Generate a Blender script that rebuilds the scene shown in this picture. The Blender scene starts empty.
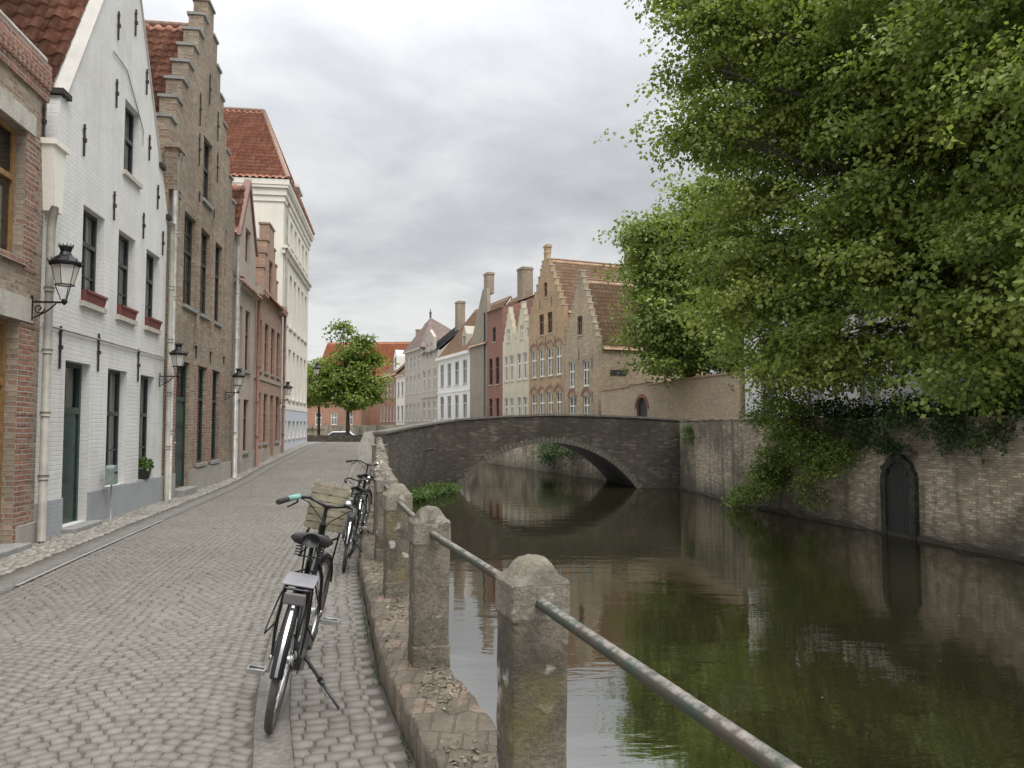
import bpy, math, random
import numpy as np
from mathutils import Vector, Matrix
from mathutils.geometry import tessellate_polygon
R = math.radians
random.seed(7)
rng = np.random.default_rng(11)
scene = bpy.context.scene
COL = scene.collection

# ------------------------------------------------------------------ mesh helper
class MB:
    def __init__(self):
        self.v = []; self.f = []; self.uv = {}; self.sm = []
    def add(self, vs, fs, smooth=False):
        b = len(self.v); self.v.extend([tuple(p) for p in vs])
        for f in fs:
            self.f.append(tuple(i + b for i in f)); self.sm.append(smooth)
        return b
    def box(self, x0, x1, y0, y1, z0, z1):
        v = [(x0,y0,z0),(x1,y0,z0),(x1,y1,z0),(x0,y1,z0),(x0,y0,z1),(x1,y0,z1),(x1,y1,z1),(x0,y1,z1)]
        self.add(v, [(3,2,1,0),(4,5,6,7),(0,1,5,4),(1,2,6,5),(2,3,7,6),(3,0,4,7)])
        return self
    def bar(self, p, q, w, h=None):
        """a square bar from p to q"""
        h = h or w
        p = Vector(p); q = Vector(q); d = (q-p).normalized()
        up = Vector((0,0,1)) if abs(d.z) < .95 else Vector((0,1,0))
        s = d.cross(up).normalized(); u = s.cross(d)
        v = []
        for c in (p, q):
            for a, b in ((-1,-1),(1,-1),(1,1),(-1,1)):
                v.append(c + s*a*w/2 + u*b*h/2)
        self.add(v, [(0,1,2,3),(7,6,5,4),(0,4,5,1),(1,5,6,2),(2,6,7,3),(3,7,4,0)])
        return self
    def tube(self, pts, r, n=8, closed=False, cap=True):
        pts = [Vector(p) for p in pts]; m = len(pts)
        rs = r if isinstance(r, (list, tuple)) else [r]*m
        vs = []; prev = None
        for i, p in enumerate(pts):
            if closed: t = pts[(i+1) % m] - pts[i-1]
            else: t = pts[min(i+1, m-1)] - pts[max(i-1, 0)]
            if t.length < 1e-9: t = Vector((0,0,1))
            t.normalize()
            if prev is None:
                up = Vector((0,0,1)) if abs(t.z) < .9 else Vector((1,0,0))
                s = t.cross(up).normalized()
            else:
                s = prev - t*prev.dot(t)
                s = s.normalized() if s.length > 1e-6 else t.orthogonal().normalized()
            prev = s; u = t.cross(s)
            for k in range(n):
                a = 2*math.pi*k/n
                vs.append(p + (s*math.cos(a) + u*math.sin(a))*rs[i])
        fs = []
        for i in range(m if closed else m-1):
            j = (i+1) % m
            for k in range(n):
                l = (k+1) % n
                fs.append((i*n+k, i*n+l, j*n+l, j*n+k))
        self.add(vs, fs, True)
        if cap and not closed:
            b = len(self.v) - len(vs)
            self.f.append(tuple(b+k for k in range(n))); self.sm.append(False)
            self.f.append(tuple(b+(m-1)*n+k for k in reversed(range(n)))); self.sm.append(False)
        return self
    def torus(self, c, Rr, r, n=40, k=8, a0=0, a1=360, flat=1.0):
        full = abs(a1-a0) >= 360
        cnt = n if full else n+1
        vs = []
        for i in range(cnt):
            a = R(a0 + (a1-a0)*i/n)
            for j in range(k):
                b = 2*math.pi*j/k
                rr = Rr + r*math.cos(b)
                vs.append((c[0]+rr*math.cos(a), c[1]+r*math.sin(b)*flat, c[2]+rr*math.sin(a)))
        fs = []
        for i in range(n):
            i2 = (i+1) % cnt
            for j in range(k):
                j2 = (j+1) % k
                fs.append((i*k+j, i*k+j2, i2*k+j2, i2*k+j))
        self.add(vs, fs, True); return self
    def lathe(self, prof, c=(0,0,0), n=16, rot=0, smooth=True):
        vs = []; fs = []
        for r, z in prof:
            for k in range(n):
                a = 2*math.pi*k/n + rot
                vs.append((c[0]+r*math.cos(a), c[1]+r*math.sin(a), c[2]+z))
        for i in range(len(prof)-1):
            for k in range(n):
                l = (k+1) % n
                fs.append((i*n+k, i*n+l, (i+1)*n+l, (i+1)*n+k))
        self.add(vs, fs, smooth); return self
    def prism(self, poly, y0, y1, holes=(), reveal=None):
        """outline in x,z extruded from y0 (front) to y1, with through holes"""
        loops = [list(poly)] + [list(h) for h in holes]
        flat = [p for l in loops for p in l]
        tris = tessellate_polygon([[Vector((p[0], p[1], 0)) for p in l] for l in loops])
        for y in (y0, y1):
            fs = []
            for t in tris:
                a, b, c = (flat[i] for i in t)
                cr = (b[0]-a[0])*(c[1]-a[1]) - (b[1]-a[1])*(c[0]-a[0])
                if abs(cr) < 1e-9: continue
                t = tuple(t)
                if (cr < 0) == (y == y0): t = t[::-1]
                fs.append(t)
            self.add([(p[0], y, p[1]) for p in flat], fs)
        for l in loops:
            for i in range(len(l)):
                a, b = l[i], l[(i+1) % len(l)]
                self.add([(a[0],y0,a[1]),(b[0],y0,b[1]),(b[0],y1,b[1]),(a[0],y1,a[1])], [(0,1,2,3)])
        return self
    def xform(self, fn):
        self.v = [tuple(fn(Vector(p))) for p in self.v]; return self
    def build(self, name, mat, parent=None, bevel=0, attr=None):
        me = bpy.data.meshes.new(name)
        me.from_pydata(self.v, [], self.f)
        me.polygons.foreach_set('use_smooth', self.sm)
        box_uv(me)
        me.materials.append(mat)
        me.update()
        o = bpy.data.objects.new(name, me); COL.objects.link(o)
        if parent: o.parent = parent
        if bevel:
            b = o.modifiers.new('bevel', 'BEVEL'); b.width = bevel; b.segments = 2; b.limit_method = 'ANGLE'
        return o

def box_uv(me):
    nl = len(me.loops)
    if nl == 0: return
    uvl = me.uv_layers.new(name='UVMap')
    co = np.empty(len(me.vertices)*3, np.float32); me.vertices.foreach_get('co', co); co = co.reshape(-1,3)
    li = np.empty(nl, np.int32); me.loops.foreach_get('vertex_index', li)
    npoly = len(me.polygons)
    nn = np.empty(npoly*3, np.float32); me.polygons.foreach_get('normal', nn); nn = nn.reshape(-1,3)
    lt = np.empty(npoly, np.int32); me.polygons.foreach_get('loop_total', lt)
    ln = np.repeat(nn, lt, axis=0); p = co[li]
    hl = np.sqrt(ln[:,0]**2 + ln[:,1]**2); hor = hl < .5
    hs = np.where(hl < 1e-6, 1, hl)
    tx, ty = -ln[:,1]/hs, ln[:,0]/hs
    sg = np.where((np.abs(tx) > np.abs(ty)), np.sign(tx), np.sign(ty)); sg[sg == 0] = 1
    u = (p[:,0]*tx + p[:,1]*ty)*sg
    v = p[:,2]/np.maximum(hs, .5)
    u = np.where(hor, p[:,0], u); v = np.where(hor, p[:,1], v)
    uvl.data.foreach_set('uv', np.stack([u, v], 1).astype(np.float32).ravel())

def np_mesh(name, verts, faces_n, mat, parent=None, rnd=None, uv=None, smooth=False):
    """verts (N,3); faces (F,k) all of one size; rnd per-vertex values"""
    verts = np.asarray(verts, np.float32); faces = np.asarray(faces_n, np.int32)
    me = bpy.data.meshes.new(name)
    F, k = faces.shape
    me.vertices.add(len(verts)); me.vertices.foreach_set('co', verts.ravel())
    me.loops.add(F*k); me.loops.foreach_set('vertex_index', faces.ravel())
    me.polygons.add(F); me.polygons.foreach_set('loop_start', np.arange(0, F*k, k, dtype=np.int32))
    me.polygons.foreach_set('loop_total', np.full(F, k, np.int32))
    if smooth: me.polygons.foreach_set('use_smooth', np.ones(F, bool))
    me.update(calc_edges=True)
    if rnd is not None:
        ca = me.color_attributes.new('rnd', 'FLOAT_COLOR', 'POINT')
        r = np.asarray(rnd, np.float32)
        if r.ndim == 1: r = np.stack([r, r, r, np.ones_like(r)], 1)
        ca.data.foreach_set('color', r.astype(np.float32).ravel())
    if uv is not None:
        ul = me.uv_layers.new(name='UVMap')
        ul.data.foreach_set('uv', np.asarray(uv, np.float32)[faces.ravel()].ravel())
    else:
        box_uv(me)
    me.materials.append(mat)
    o = bpy.data.objects.new(name, me); COL.objects.link(o)
    if parent: o.parent = parent
    return o

def tag(o, label=None, cat=None, group=None, kind=None):
    if label: o['label'] = label
    if cat: o['category'] = cat
    if group: o['group'] = group
    if kind: o['kind'] = kind
    return o
def empty(name, loc=(0,0,0), rz=0):
    o = bpy.data.objects.new(name, None); COL.objects.link(o)
    o.location = loc; o.rotation_euler = (0,0,rz); o.empty_display_size = .2
    return o
def copy_tree(o, parent=None):
    c = o.copy(); COL.objects.link(c)
    if parent: c.parent = parent
    for ch in list(o.children): copy_tree(ch, c)
    return c

# ------------------------------------------------------------------ materials
class NT:
    def __init__(self, name):
        self.m = bpy.data.materials.new(name); self.m.use_nodes = True
        self.t = self.m.node_tree; self.t.nodes.clear()
        self.out = self.t.nodes.new('ShaderNodeOutputMaterial')
    def n(self, typ, ins=None, **props):
        nd = self.t.nodes.new('ShaderNode'+typ)
        for k, v in props.items(): setattr(nd, k, v)
        for k, v in (ins or {}).items():
            s = nd.inputs[k]
            if isinstance(v, bpy.types.NodeSocket): self.t.links.new(v, s)
            else: s.default_value = v
        return nd
    def obj(self): return self.n('TexCoord').outputs['Object']
    def uv(self): return self.n('TexCoord').outputs['UV']
    def scaled(self, vec, s): return self.n('Mapping', {'Vector': vec, 'Scale': s}).outputs[0]
    def noise(self, vec, scale, detail=4, rough=.6, dist=0):
        return self.n('TexNoise', {'Vector': vec, 'Scale': scale, 'Detail': detail, 'Roughness': rough, 'Distortion': dist}).outputs[0]
    def ramp(self, fac, stops, interp='LINEAR'):
        nd = self.n('ValToRGB', {'Fac': fac}); cr = nd.color_ramp; cr.interpolation = interp
        while len(cr.elements) < len(stops): cr.elements.new(.5)
        for e, (p, c) in zip(cr.elements, stops):
            e.position = p; e.color = c4(c)
        return nd.outputs[0]
    def mix(self, fac, a, b, blend='MIX'):
        nd = self.n('MixRGB', blend_type=blend)
        for k, v in ((0, fac), (1, a), (2, b)):
            if isinstance(v, bpy.types.NodeSocket): self.t.links.new(v, nd.inputs[k])
            else: nd.inputs[k].default_value = v if k == 0 else c4(v)
        return nd.outputs[0]
    def math(self, op, a, b=0.0):
        return self.n('Math', {0: a, 1: b}, operation=op).outputs[0]
    def bump(self, h, dist, strength=1.0):
        return self.n('Bump', {'Height': h, 'Distance': dist, 'Strength': strength}).outputs[0]
    def bsdf(self, col, rough=.85, metal=0.0, normal=None, **kw):
        ins = {'Base Color': col if isinstance(col, bpy.types.NodeSocket) else c4(col), 'Roughness': rough, 'Metallic': metal}
        if normal is not None: ins['Normal'] = normal
        ins.update(kw)
        nd = self.n('BsdfPrincipled', ins)
        return nd.outputs[0]
    def done(self, sh):
        self.t.links.new(sh, self.out.inputs['Surface']); return self.m
def c4(c):
    if isinstance(c, (int, float)): return (c, c, c, 1)
    return (c[0], c[1], c[2], 1)

def m_plain(name, col, rough=.6, metal=0.0, var=.25, scale=9, bump=.0):
    t = NT(name); o = t.obj()
    f = t.noise(o, scale, 5)
    d = tuple(c*(1-var) for c in col); l = tuple(min(1, c*(1+var)) for c in col)
    return t.done(t.bsdf(t.ramp(f, [(.3, d), (.7, l)]), rough, metal, t.bump(f, bump) if bump else None))

def m_brick(name, c1, c2, mortar, stain=(.12,.11,.09), stain_amt=.35, bw=.215, bh=.068, ms=.010, alt=None, alt_amt=.4, bump=.008, rough=.9, low_dark=None, patch_scale=.5):
    """brickwork: per-brick tint, broad tone patches, run-off stains"""
    t = NT(name); uv = t.uv(); o = t.obj()
    wob = t.n('MixRGB', {0: .012, 1: uv, 2: t.n('TexNoise', {'Vector': uv, 'Scale': 6.0}).outputs[1]}, blend_type='LINEAR_LIGHT').outputs[0]
    br = t.n('TexBrick', {'Vector': wob, 'Color1': c4(c1), 'Color2': c4(c2), 'Mortar': c4(mortar), 'Scale': 1.0,
                          'Mortar Size': ms, 'Mortar Smooth': .4, 'Bias': 0.0, 'Brick Width': bw, 'Row Height': bh})
    # a second tint per brick
    sx = t.n('SeparateXYZ', {0: wob})
    row = t.math('FLOOR', t.math('DIVIDE', sx.outputs[1], bh))
    off = t.math('MULTIPLY', t.math('MODULO', row, 2.0), .5)
    cx = t.math('FLOOR', t.math('ADD', t.math('DIVIDE', sx.outputs[0], bw), off))
    cell = t.n('CombineXYZ', {0: cx, 1: row, 2: 3.0}).outputs[0]
    wn = t.n('TexWhiteNoise', {'Vector': cell}, noise_dimensions='3D').outputs[0]
    col = br.outputs[0]
    if alt is not None:
        sel = t.math('MULTIPLY', t.math('GREATER_THAN', wn, 1-alt_amt), t.math('SUBTRACT', 1.0, br.outputs[1]))
        col = t.mix(t.math('MULTIPLY', sel, .85), col, alt)
    val = t.ramp(wn, [(0, (.72,.72,.72)), (1, (1.22,1.22,1.22))])
    col = t.mix(.8, col, val, 'MULTIPLY')
    fine = t.noise(o, 28, 4, .7)
    col = t.mix(.55, col, t.ramp(fine, [(.25, (.6,.6,.6)), (.75, (1.35,1.35,1.35))]), 'MULTIPLY')
    big = t.noise(o, patch_scale, 6, .62)
    col = t.mix(t.math('MULTIPLY', t.ramp(big, [(.44, 0), (.66, 1)]), stain_amt), col, stain)
    streak = t.noise(t.scaled(o, (1.6, 1.6, .16)), 1.7, 6, .65)
    col = t.mix(t.math('MULTIPLY', t.ramp(streak, [(.5, 0), (.74, 1)]), stain_amt*.9), col, stain)
    if low_dark is not None:   # darker towards the bottom; on canal faces a damp tide line with algae
        z = t.n('SeparateXYZ', {0: o}).outputs[2]
        zz = t.math('ADD', z, t.math('MULTIPLY', t.noise(o, 1.3, 5), .7))
        col = t.mix(t.math('MULTIPLY', t.ramp(t.math('MULTIPLY', t.math('SUBTRACT', zz, low_dark[0]), 1.0/low_dark[1]), [(0, 1), (1, 0)]), .8), col, (.028,.03,.018))
    h = t.math('ADD', t.math('MULTIPLY', br.outputs[1], -1.0), t.math('MULTIPLY', fine, .5))
    return t.done(t.bsdf(col, rough, 0, t.bump(h, bump)))

def m_render(name, col, dirt=(.35,.34,.31), amt=.35, bricky=.35, rough=.85):
    """limewashed or painted masonry with faint courses and dirt runs"""
    t = NT(name); uv = t.uv(); o = t.obj()
    br = t.n('TexBrick', {'Vector': uv, 'Color1': c4(1), 'Color2': c4(.93), 'Mortar': c4(.86), 'Scale': 1.0, 'Mortar Size': .008,
                          'Mortar Smooth': .6, 'Brick Width': .215, 'Row Height': .068})
    c = t.mix(bricky, col, br.outputs[0], 'MULTIPLY')
    n1 = t.noise(o, .8, 7, .65)
    c = t.mix(t.math('MULTIPLY', t.ramp(n1, [(.43, 0), (.70, 1)]), amt), c, dirt)
    st = t.noise(t.scaled(o, (2.2, 2.2, .14)), 2.0, 7, .7)
    c = t.mix(t.math('MULTIPLY', t.ramp(st, [(.48, 0), (.72, 1)]), amt*.8), c, dirt)
    fine = t.noise(o, 22, 5, .7)
    c = t.mix(.25, c, t.ramp(fine, [(.3, (.75,.75,.75)), (.7, (1.1,1.1,1.1))]), 'MULTIPLY')
    h = t.math('ADD', t.math('MULTIPLY', br.outputs[1], -bricky), t.math('MULTIPLY', fine, .6))
    return t.done(t.bsdf(c, rough, 0, t.bump(h, .005)))

def m_stone(name, c1, c2, lichen=(.42,.40,.34), moss=(.10,.11,.03), lich=.5, mossamt=.4, scale=1.0, bump=.006, dark=(.06,.055,.045), darkamt=.5):
    t = NT(name); o = t.n('VectorMath', {0: t.obj(), 1: t.n('CombineXYZ', {0: t.math('MULTIPLY', t.n('ObjectInfo').outputs['Random'], 37.0)}).outputs[0]}, operation='ADD').outputs[0]
    b = t.noise(o, 7*scale, 8, .7)
    col = t.ramp(b, [(.28, c1), (.72, c2)])
    pit = t.noise(o, 60*scale, 4, .7)
    col = t.mix(.6, col, t.ramp(pit, [(.34, (.42,.42,.42)), (.66, (1.4,1.4,1.4))]), 'MULTIPLY')
    k = t.noise(o, 3.1*scale, 6, .65, .6)
    col = t.mix(t.math('MULTIPLY', t.ramp(k, [(.52, 0), (.62, 1)]), darkamt), col, dark)
    vo = t.n('TexVoronoi', {'Vector': t.n('MixRGB', {0: .05, 1: o, 2: t.n('TexNoise', {'Vector': o, 'Scale': 20.0*scale}).outputs[1]}, blend_type='LINEAR_LIGHT').outputs[0],
                            'Scale': 9*scale}).outputs[0]
    col = t.mix(t.math('MULTIPLY', t.math('MULTIPLY', t.ramp(vo, [(.2, 1), (.32, 0)]), t.ramp(t.noise(o, 4*scale, 3), [(.48, 0), (.56, 1)])), lich), col, lichen)
    ms = t.noise(o, 2.3*scale, 7, .7)
    col = t.mix(t.math('MULTIPLY', t.ramp(ms, [(.5, 0), (.66, 1)]), mossamt), col, moss)
    h = t.math('ADD', b, t.math('MULTIPLY', pit, .5))
    return t.done(t.bsdf(col, .92, 0, t.bump(h, bump)))

def m_tile(name, c1, c2, c3, moss=(.06,.06,.035), mossamt=.5):
    t = NT(name); uv = t.uv(); o = t.obj()
    sx = t.n('SeparateXYZ', {0: uv})
    cell = t.n('CombineXYZ', {0: t.math('FLOOR', sx.outputs[0]), 1: t.math('FLOOR', sx.outputs[1])}).outputs[0]
    wn = t.n('TexWhiteNoise', {'Vector': cell}, noise_dimensions='2D').outputs[0]
    col = t.ramp(wn, [(0, c1), (.5, c2), (1, c3)])
    fine = t.noise(o, 16, 5, .7)
    col = t.mix(.5, col, t.ramp(fine, [(.3, (.6,.6,.6)), (.7, (1.25,1.25,1.25))]), 'MULTIPLY')
    big = t.noise(o, .9, 6, .65)
    col = t.mix(t.math('MULTIPLY', t.ramp(big, [(.42, 0), (.68, 1)]), mossamt), col, moss)
    return t.done(t.bsdf(col, .8, 0, t.bump(fine, .004)))

def m_sett(name, c1, c2, c3):
    t = NT(name); o = t.obj()
    a = t.n('Attribute', attribute_name='rnd').outputs['Fac']
    col = t.ramp(a, [(0, c1), (.45, c2), (1, c3)])
    fine = t.noise(o, 70, 4, .75)
    col = t.mix(.5, col, t.ramp(fine, [(.3, (.62,.62,.62)), (.7, (1.28,1.28,1.28))]), 'MULTIPLY')
    big = t.noise(o, .55, 6, .65)
    col = t.mix(.75, col, t.ramp(big, [(.3, (.74,.73,.70)), (.7, (1.2,1.19,1.17))]), 'MULTIPLY')
    st = t.noise(o, 2.6, 6, .7)
    col = t.mix(t.math('MULTIPLY', t.ramp(st, [(.55, 0), (.7, 1)]), .35), col, (.10,.10,.075))
    return t.done(t.bsdf(col, t.ramp(fine, [(0, .55), (1, .85)]), 0, t.bump(fine, .003)))

def m_leaf(name, dark, mid, light, trans=.34, rough=.5):
    t = NT(name)
    a = t.n('Attribute', attribute_name='rnd').outputs['Fac']
    col = t.ramp(a, [(0, dark), (.47, mid), (.92, light)])
    p = t.bsdf(col, rough, 0, **{'Specular IOR Level': .35})
    tr = t.n('BsdfTranslucent', {'Color': t.mix(1, col, (1.15,1.3,.6), 'MULTIPLY')}).outputs[0]
    return t.done(t.n('MixShader', {0: trans, 1: p, 2: tr}).outputs[0])

def m_glass(name, tint=(.02,.025,.025)):
    t = NT(name); o = t.obj()
    nrm = t.bump(t.noise(o, 2.2, 2), .004)
    fr = t.n('Fresnel', {'IOR': 1.6, 'Normal': nrm}).outputs[0]
    fac = t.math('ADD', t.math('MULTIPLY', fr, .9), .05)
    gl = t.n('BsdfGlossy', {'Color': c4(.9), 'Roughness': .03, 'Normal': nrm}).outputs[0]
    tr = t.n('BsdfTransparent', {'Color': (.84,.87,.85,1)}).outputs[0]
    return t.done(t.n('MixShader', {0: fac, 1: tr, 2: gl}).outputs[0])

def m_water(name):
    t = NT(name); o = t.obj()
    r1 = t.noise(t.scaled(o, (.55, 1.5, 1)), 1.1, 3, .5, .3)
    r2 = t.noise(t.scaled(o, (.8, 2.2, 1)), 5.0, 2, .5)
    h = t.math('ADD', r1, t.math('MULTIPLY', r2, .16))
    nrm = t.bump(h, .05, .13)
    murk = t.ramp(t.noise(o, .12, 4), [(.35, (.013,.012,.006)), (.65, (.020,.018,.009))])
    body = t.bsdf(murk, .4, 0, **{'Specular IOR Level': 0.0})
    gl = t.n('BsdfGlossy', {'Color': (.95,.94,.90,1), 'Roughness': .025, 'Normal': nrm}).outputs[0]
    fr = t.n('Fresnel', {'IOR': WATER_IOR, 'Normal': nrm}).outputs[0]
    return t.done(t.n('MixShader', {0: fr, 1: body, 2: gl}).outputs[0])
WATER_IOR = 6.5

MT = {}
MT['brick_brown'] = m_brick('brown_brick', (.31,.235,.165), (.41,.32,.235), (.34,.31,.26), alt=(.20,.12,.08), alt_amt=.3)
MT['brick_red'] = m_brick('red_quoin_brick', (.26,.115,.075), (.33,.16,.10), (.36,.33,.29), alt=(.17,.08,.06), alt_amt=.25, stain_amt=.15)
MT['white_brick'] = m_render('white_limewash', (.66,.655,.63), (.40,.385,.34), .48, .5)
MT['brick_yellow'] = m_brick('weathered_buff_brick', (.275,.215,.145), (.36,.285,.195), (.31,.285,.24), alt=(.19,.10,.06), alt_amt=.28, stain=(.10,.085,.065), stain_amt=.5, patch_scale=.35)
MT['greige'] = m_render('grey_beige_render', (.39,.325,.265), (.20,.18,.16), .5, .5)
MT['brick_pink'] = m_brick('faded_red_brick', (.35,.20,.13), (.42,.26,.175), (.40,.34,.29), alt=(.28,.14,.10), alt_amt=.3, stain_amt=.25)
MT['cream'] = m_render('cream_stucco', (.74,.71,.63), (.45,.43,.37), .25, .1)
MT['plinth_grey'] = m_render('grey_painted_plinth', (.33,.345,.36), (.22,.23,.22), .5, .25)
MT['plinth_blue'] = m_render('pale_blue_plinth', (.52,.55,.60), (.40,.42,.45), .3, .1)
MT['plinth_stone'] = m_render('stone_plinth', (.34,.32,.28), (.2,.19,.16), .5, .2)
MT['bluestone'] = m_stone('bluestone', (.20,.20,.19), (.30,.295,.28), lich=.2, mossamt=.1, darkamt=.2)
MT['lintel'] = m_stone('pale_lintel_stone', (.40,.37,.32), (.52,.49,.43), lich=.2, mossamt=.05, darkamt=.25)
MT['post_stone'] = m_stone('lichen_stone', (.085,.071,.052), (.195,.168,.128), lichen=(.40,.38,.33), moss=(.165,.135,.035), lich=.95, mossamt=.6, scale=.85, bump=.03, dark=(.05,.042,.032), darkamt=.65)
MT['cap_stone'] = m_stone('pale_lichen_stone', (.125,.110,.086), (.245,.222,.18), lichen=(.37,.35,.30), moss=(.12,.11,.045), lich=.95, mossamt=.4, scale=.9, bump=.025, dark=(.045,.038,.03), darkamt=.8)
MT['coping'] = m_brick('mossy_coping_brick', (.115,.094,.068), (.15,.125,.092), (.095,.08,.058), alt=(.175,.125,.09), alt_amt=.15, stain=(.07,.058,.038), stain_amt=.95, bw=.11, bh=.22, ms=.006, bump=.03, patch_scale=6.0, low_dark=(-.10,.42))  # coping bricks, darker towards the foot of the face
MT['quay_brick'] = m_brick('old_quay_brick', (.28,.225,.16), (.375,.31,.225), (.255,.225,.17), alt=(.43,.37,.28), alt_amt=.2, stain=(.05,.046,.032), stain_amt=.85, bump=.02, low_dark=(-1.55,1.3), patch_scale=.4)
MT['bridge_brick'] = m_brick('dark_bridge_masonry', (.058,.048,.036), (.088,.075,.058), (.062,.053,.042), alt=(.125,.11,.088), alt_amt=.12, stain=(.03,.026,.016), stain_amt=.75, bw=.27, bh=.09, bump=.02, low_dark=(-1.6,1.0), patch_scale=.35)
MT['vault'] = m_brick('shaded_vault_brick', (.028,.024,.018), (.045,.038,.03), (.03,.026,.02), stain=(.015,.013,.01), stain_amt=.6, bw=.27, bh=.09, bump=.02)  # copy of the bridge brick, darkened to paint in the shade under the arch
MT['arch_stone'] = m_stone('arch_stone', (.065,.058,.045), (.13,.12,.096), lichen=(.34,.33,.29), lich=.4, mossamt=.3, darkamt=.5)
MT['bridge_cap'] = m_stone('bridge_coping_stone', (.085,.08,.068), (.16,.152,.13), lich=.5, mossamt=.25, darkamt=.4)
MT['end_stone'] = m_stone('pale_coping_stone', (.36,.34,.30), (.50,.48,.43), lich=.4, mossamt=.1, darkamt=.25)
MT['tile_old'] = m_tile('old_pantiles', (.19,.085,.055), (.31,.135,.085), (.42,.21,.135), moss=(.10,.075,.05), mossamt=.5)
MT['tile_red'] = m_tile('red_pantiles', (.27,.10,.06), (.33,.13,.08), (.39,.175,.11), moss=(.14,.08,.055), mossamt=.35)
MT['tile_brown'] = m_tile('brown_tiles', (.36,.22,.14), (.43,.28,.18), (.50,.35,.24), moss=(.33,.25,.17), mossamt=.5)
MT['tile_orange'] = m_tile('orange_tiles', (.36,.12,.058), (.41,.15,.075), (.46,.18,.09), mossamt=.12)
MT['steep_roof'] = m_plain('brown_slate', (.125,.088,.072), .8, var=.35, scale=1.5)
MT['slate'] = m_tile('slate', (.055,.057,.062), (.075,.078,.083), (.10,.10,.10), mossamt=.2)
MT['ridge'] = m_plain('ridge_mortar', (.24,.15,.11), .85, var=.35)
MT['wood_ochre'] = m_plain('ochre_wood', (.24,.14,.055), .55, var=.3, scale=14)
MT['green_paint'] = m_plain('dark_green_paint', (.018,.042,.036), .35, var=.3)
MT['black_green'] = m_plain('black_green_paint', (.022,.03,.028), .35, var=.3)
MT['brown_paint'] = m_plain('brown_paint', (.12,.055,.035), .45, var=.3)
MT['dark_paint'] = m_plain('charcoal_paint', (.035,.034,.033), .45, var=.3)
MT['white_paint'] = m_plain('white_paint', (.72,.72,.69), .5, var=.08)
MT['grey_paint'] = m_plain('grey_paint', (.38,.39,.38), .5, var=.15)
MT['zinc'] = m_plain('weathered_zinc', (.34,.335,.31), .5, .25, var=.3, scale=5)
MT['pipe_cream'] = m_plain('cream_pipe', (.26,.245,.205), .55, var=.3, scale=3)
MT['pipe_brown'] = m_plain('brown_pipe', (.16,.075,.05), .55, var=.25)
MT['iron'] = m_plain('black_iron', (.014,.015,.015), .42, .5, var=.3)
MT['anchor'] = m_plain('rusty_black_iron', (.03,.024,.02), .7, .2, var=.5, scale=20)
MT['terracotta'] = m_plain('red_planter', (.17,.05,.04), .7, var=.25)
MT['pot'] = m_plain('dark_planter', (.05,.055,.05), .7, var=.3)
MT['curtain'] = m_plain('lace_curtain', (.72,.71,.67), .9, var=.12, scale=30)
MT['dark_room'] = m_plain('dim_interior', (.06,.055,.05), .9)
MT['glass'] = m_glass('window_glass')
MT['water'] = m_water('canal_water')
MT['sett'] = m_sett('granite_setts', (.142,.130,.111), (.158,.146,.126), (.178,.165,.144))
MT['sett_pale'] = m_sett('pale_cobbles', (.18,.168,.142), (.235,.22,.19), (.30,.285,.25))
MT['joint'] = m_plain('sandy_joint', (.072,.064,.051), .95, var=.3, scale=30, bump=.004)
MT['kerb'] = m_stone('smooth_concrete_band', (.13,.119,.10), (.175,.163,.142), lich=.15, mossamt=.08, darkamt=.2, scale=.6, bump=.003)
MT['kerb_dark'] = m_stone('dark_gutter_stone', (.125,.117,.102), (.165,.156,.138), lich=.1, mossamt=.08, darkamt=.25, scale=.6, bump=.003)
MT['ground'] = m_stone('trodden_ground', (.22,.205,.175), (.30,.28,.245), lich=.1, mossamt=.2, darkamt=.2, scale=.15)
MT['soil'] = m_stone('garden_soil', (.06,.055,.03), (.10,.09,.05), lich=0, mossamt=.6, moss=(.05,.07,.02), darkamt=.4, scale=.3)
MT['bark'] = m_stone('bark', (.035,.028,.02), (.07,.058,.042), lich=.2, mossamt=.3, moss=(.06,.065,.02), darkamt=.5, scale=1.0, bump=.03)
MT['leaf'] = m_leaf('lime_leaves', (.085,.122,.026), (.170,.222,.048), (.310,.350,.090))
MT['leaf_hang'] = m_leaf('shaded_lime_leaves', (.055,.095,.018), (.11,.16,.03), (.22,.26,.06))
MT['leaf2'] = m_leaf('maple_leaves', (.085,.128,.032), (.168,.222,.056), (.305,.345,.10))
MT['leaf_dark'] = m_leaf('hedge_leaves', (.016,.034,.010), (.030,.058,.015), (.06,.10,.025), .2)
MT['leaf_far'] = m_leaf('young_lime_leaves', (.070,.112,.018), (.125,.175,.030), (.220,.260,.050))
MT['leaf_weed'] = m_leaf('weed_leaves', (.035,.070,.014), (.065,.115,.022), (.11,.165,.035), .25)
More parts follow.
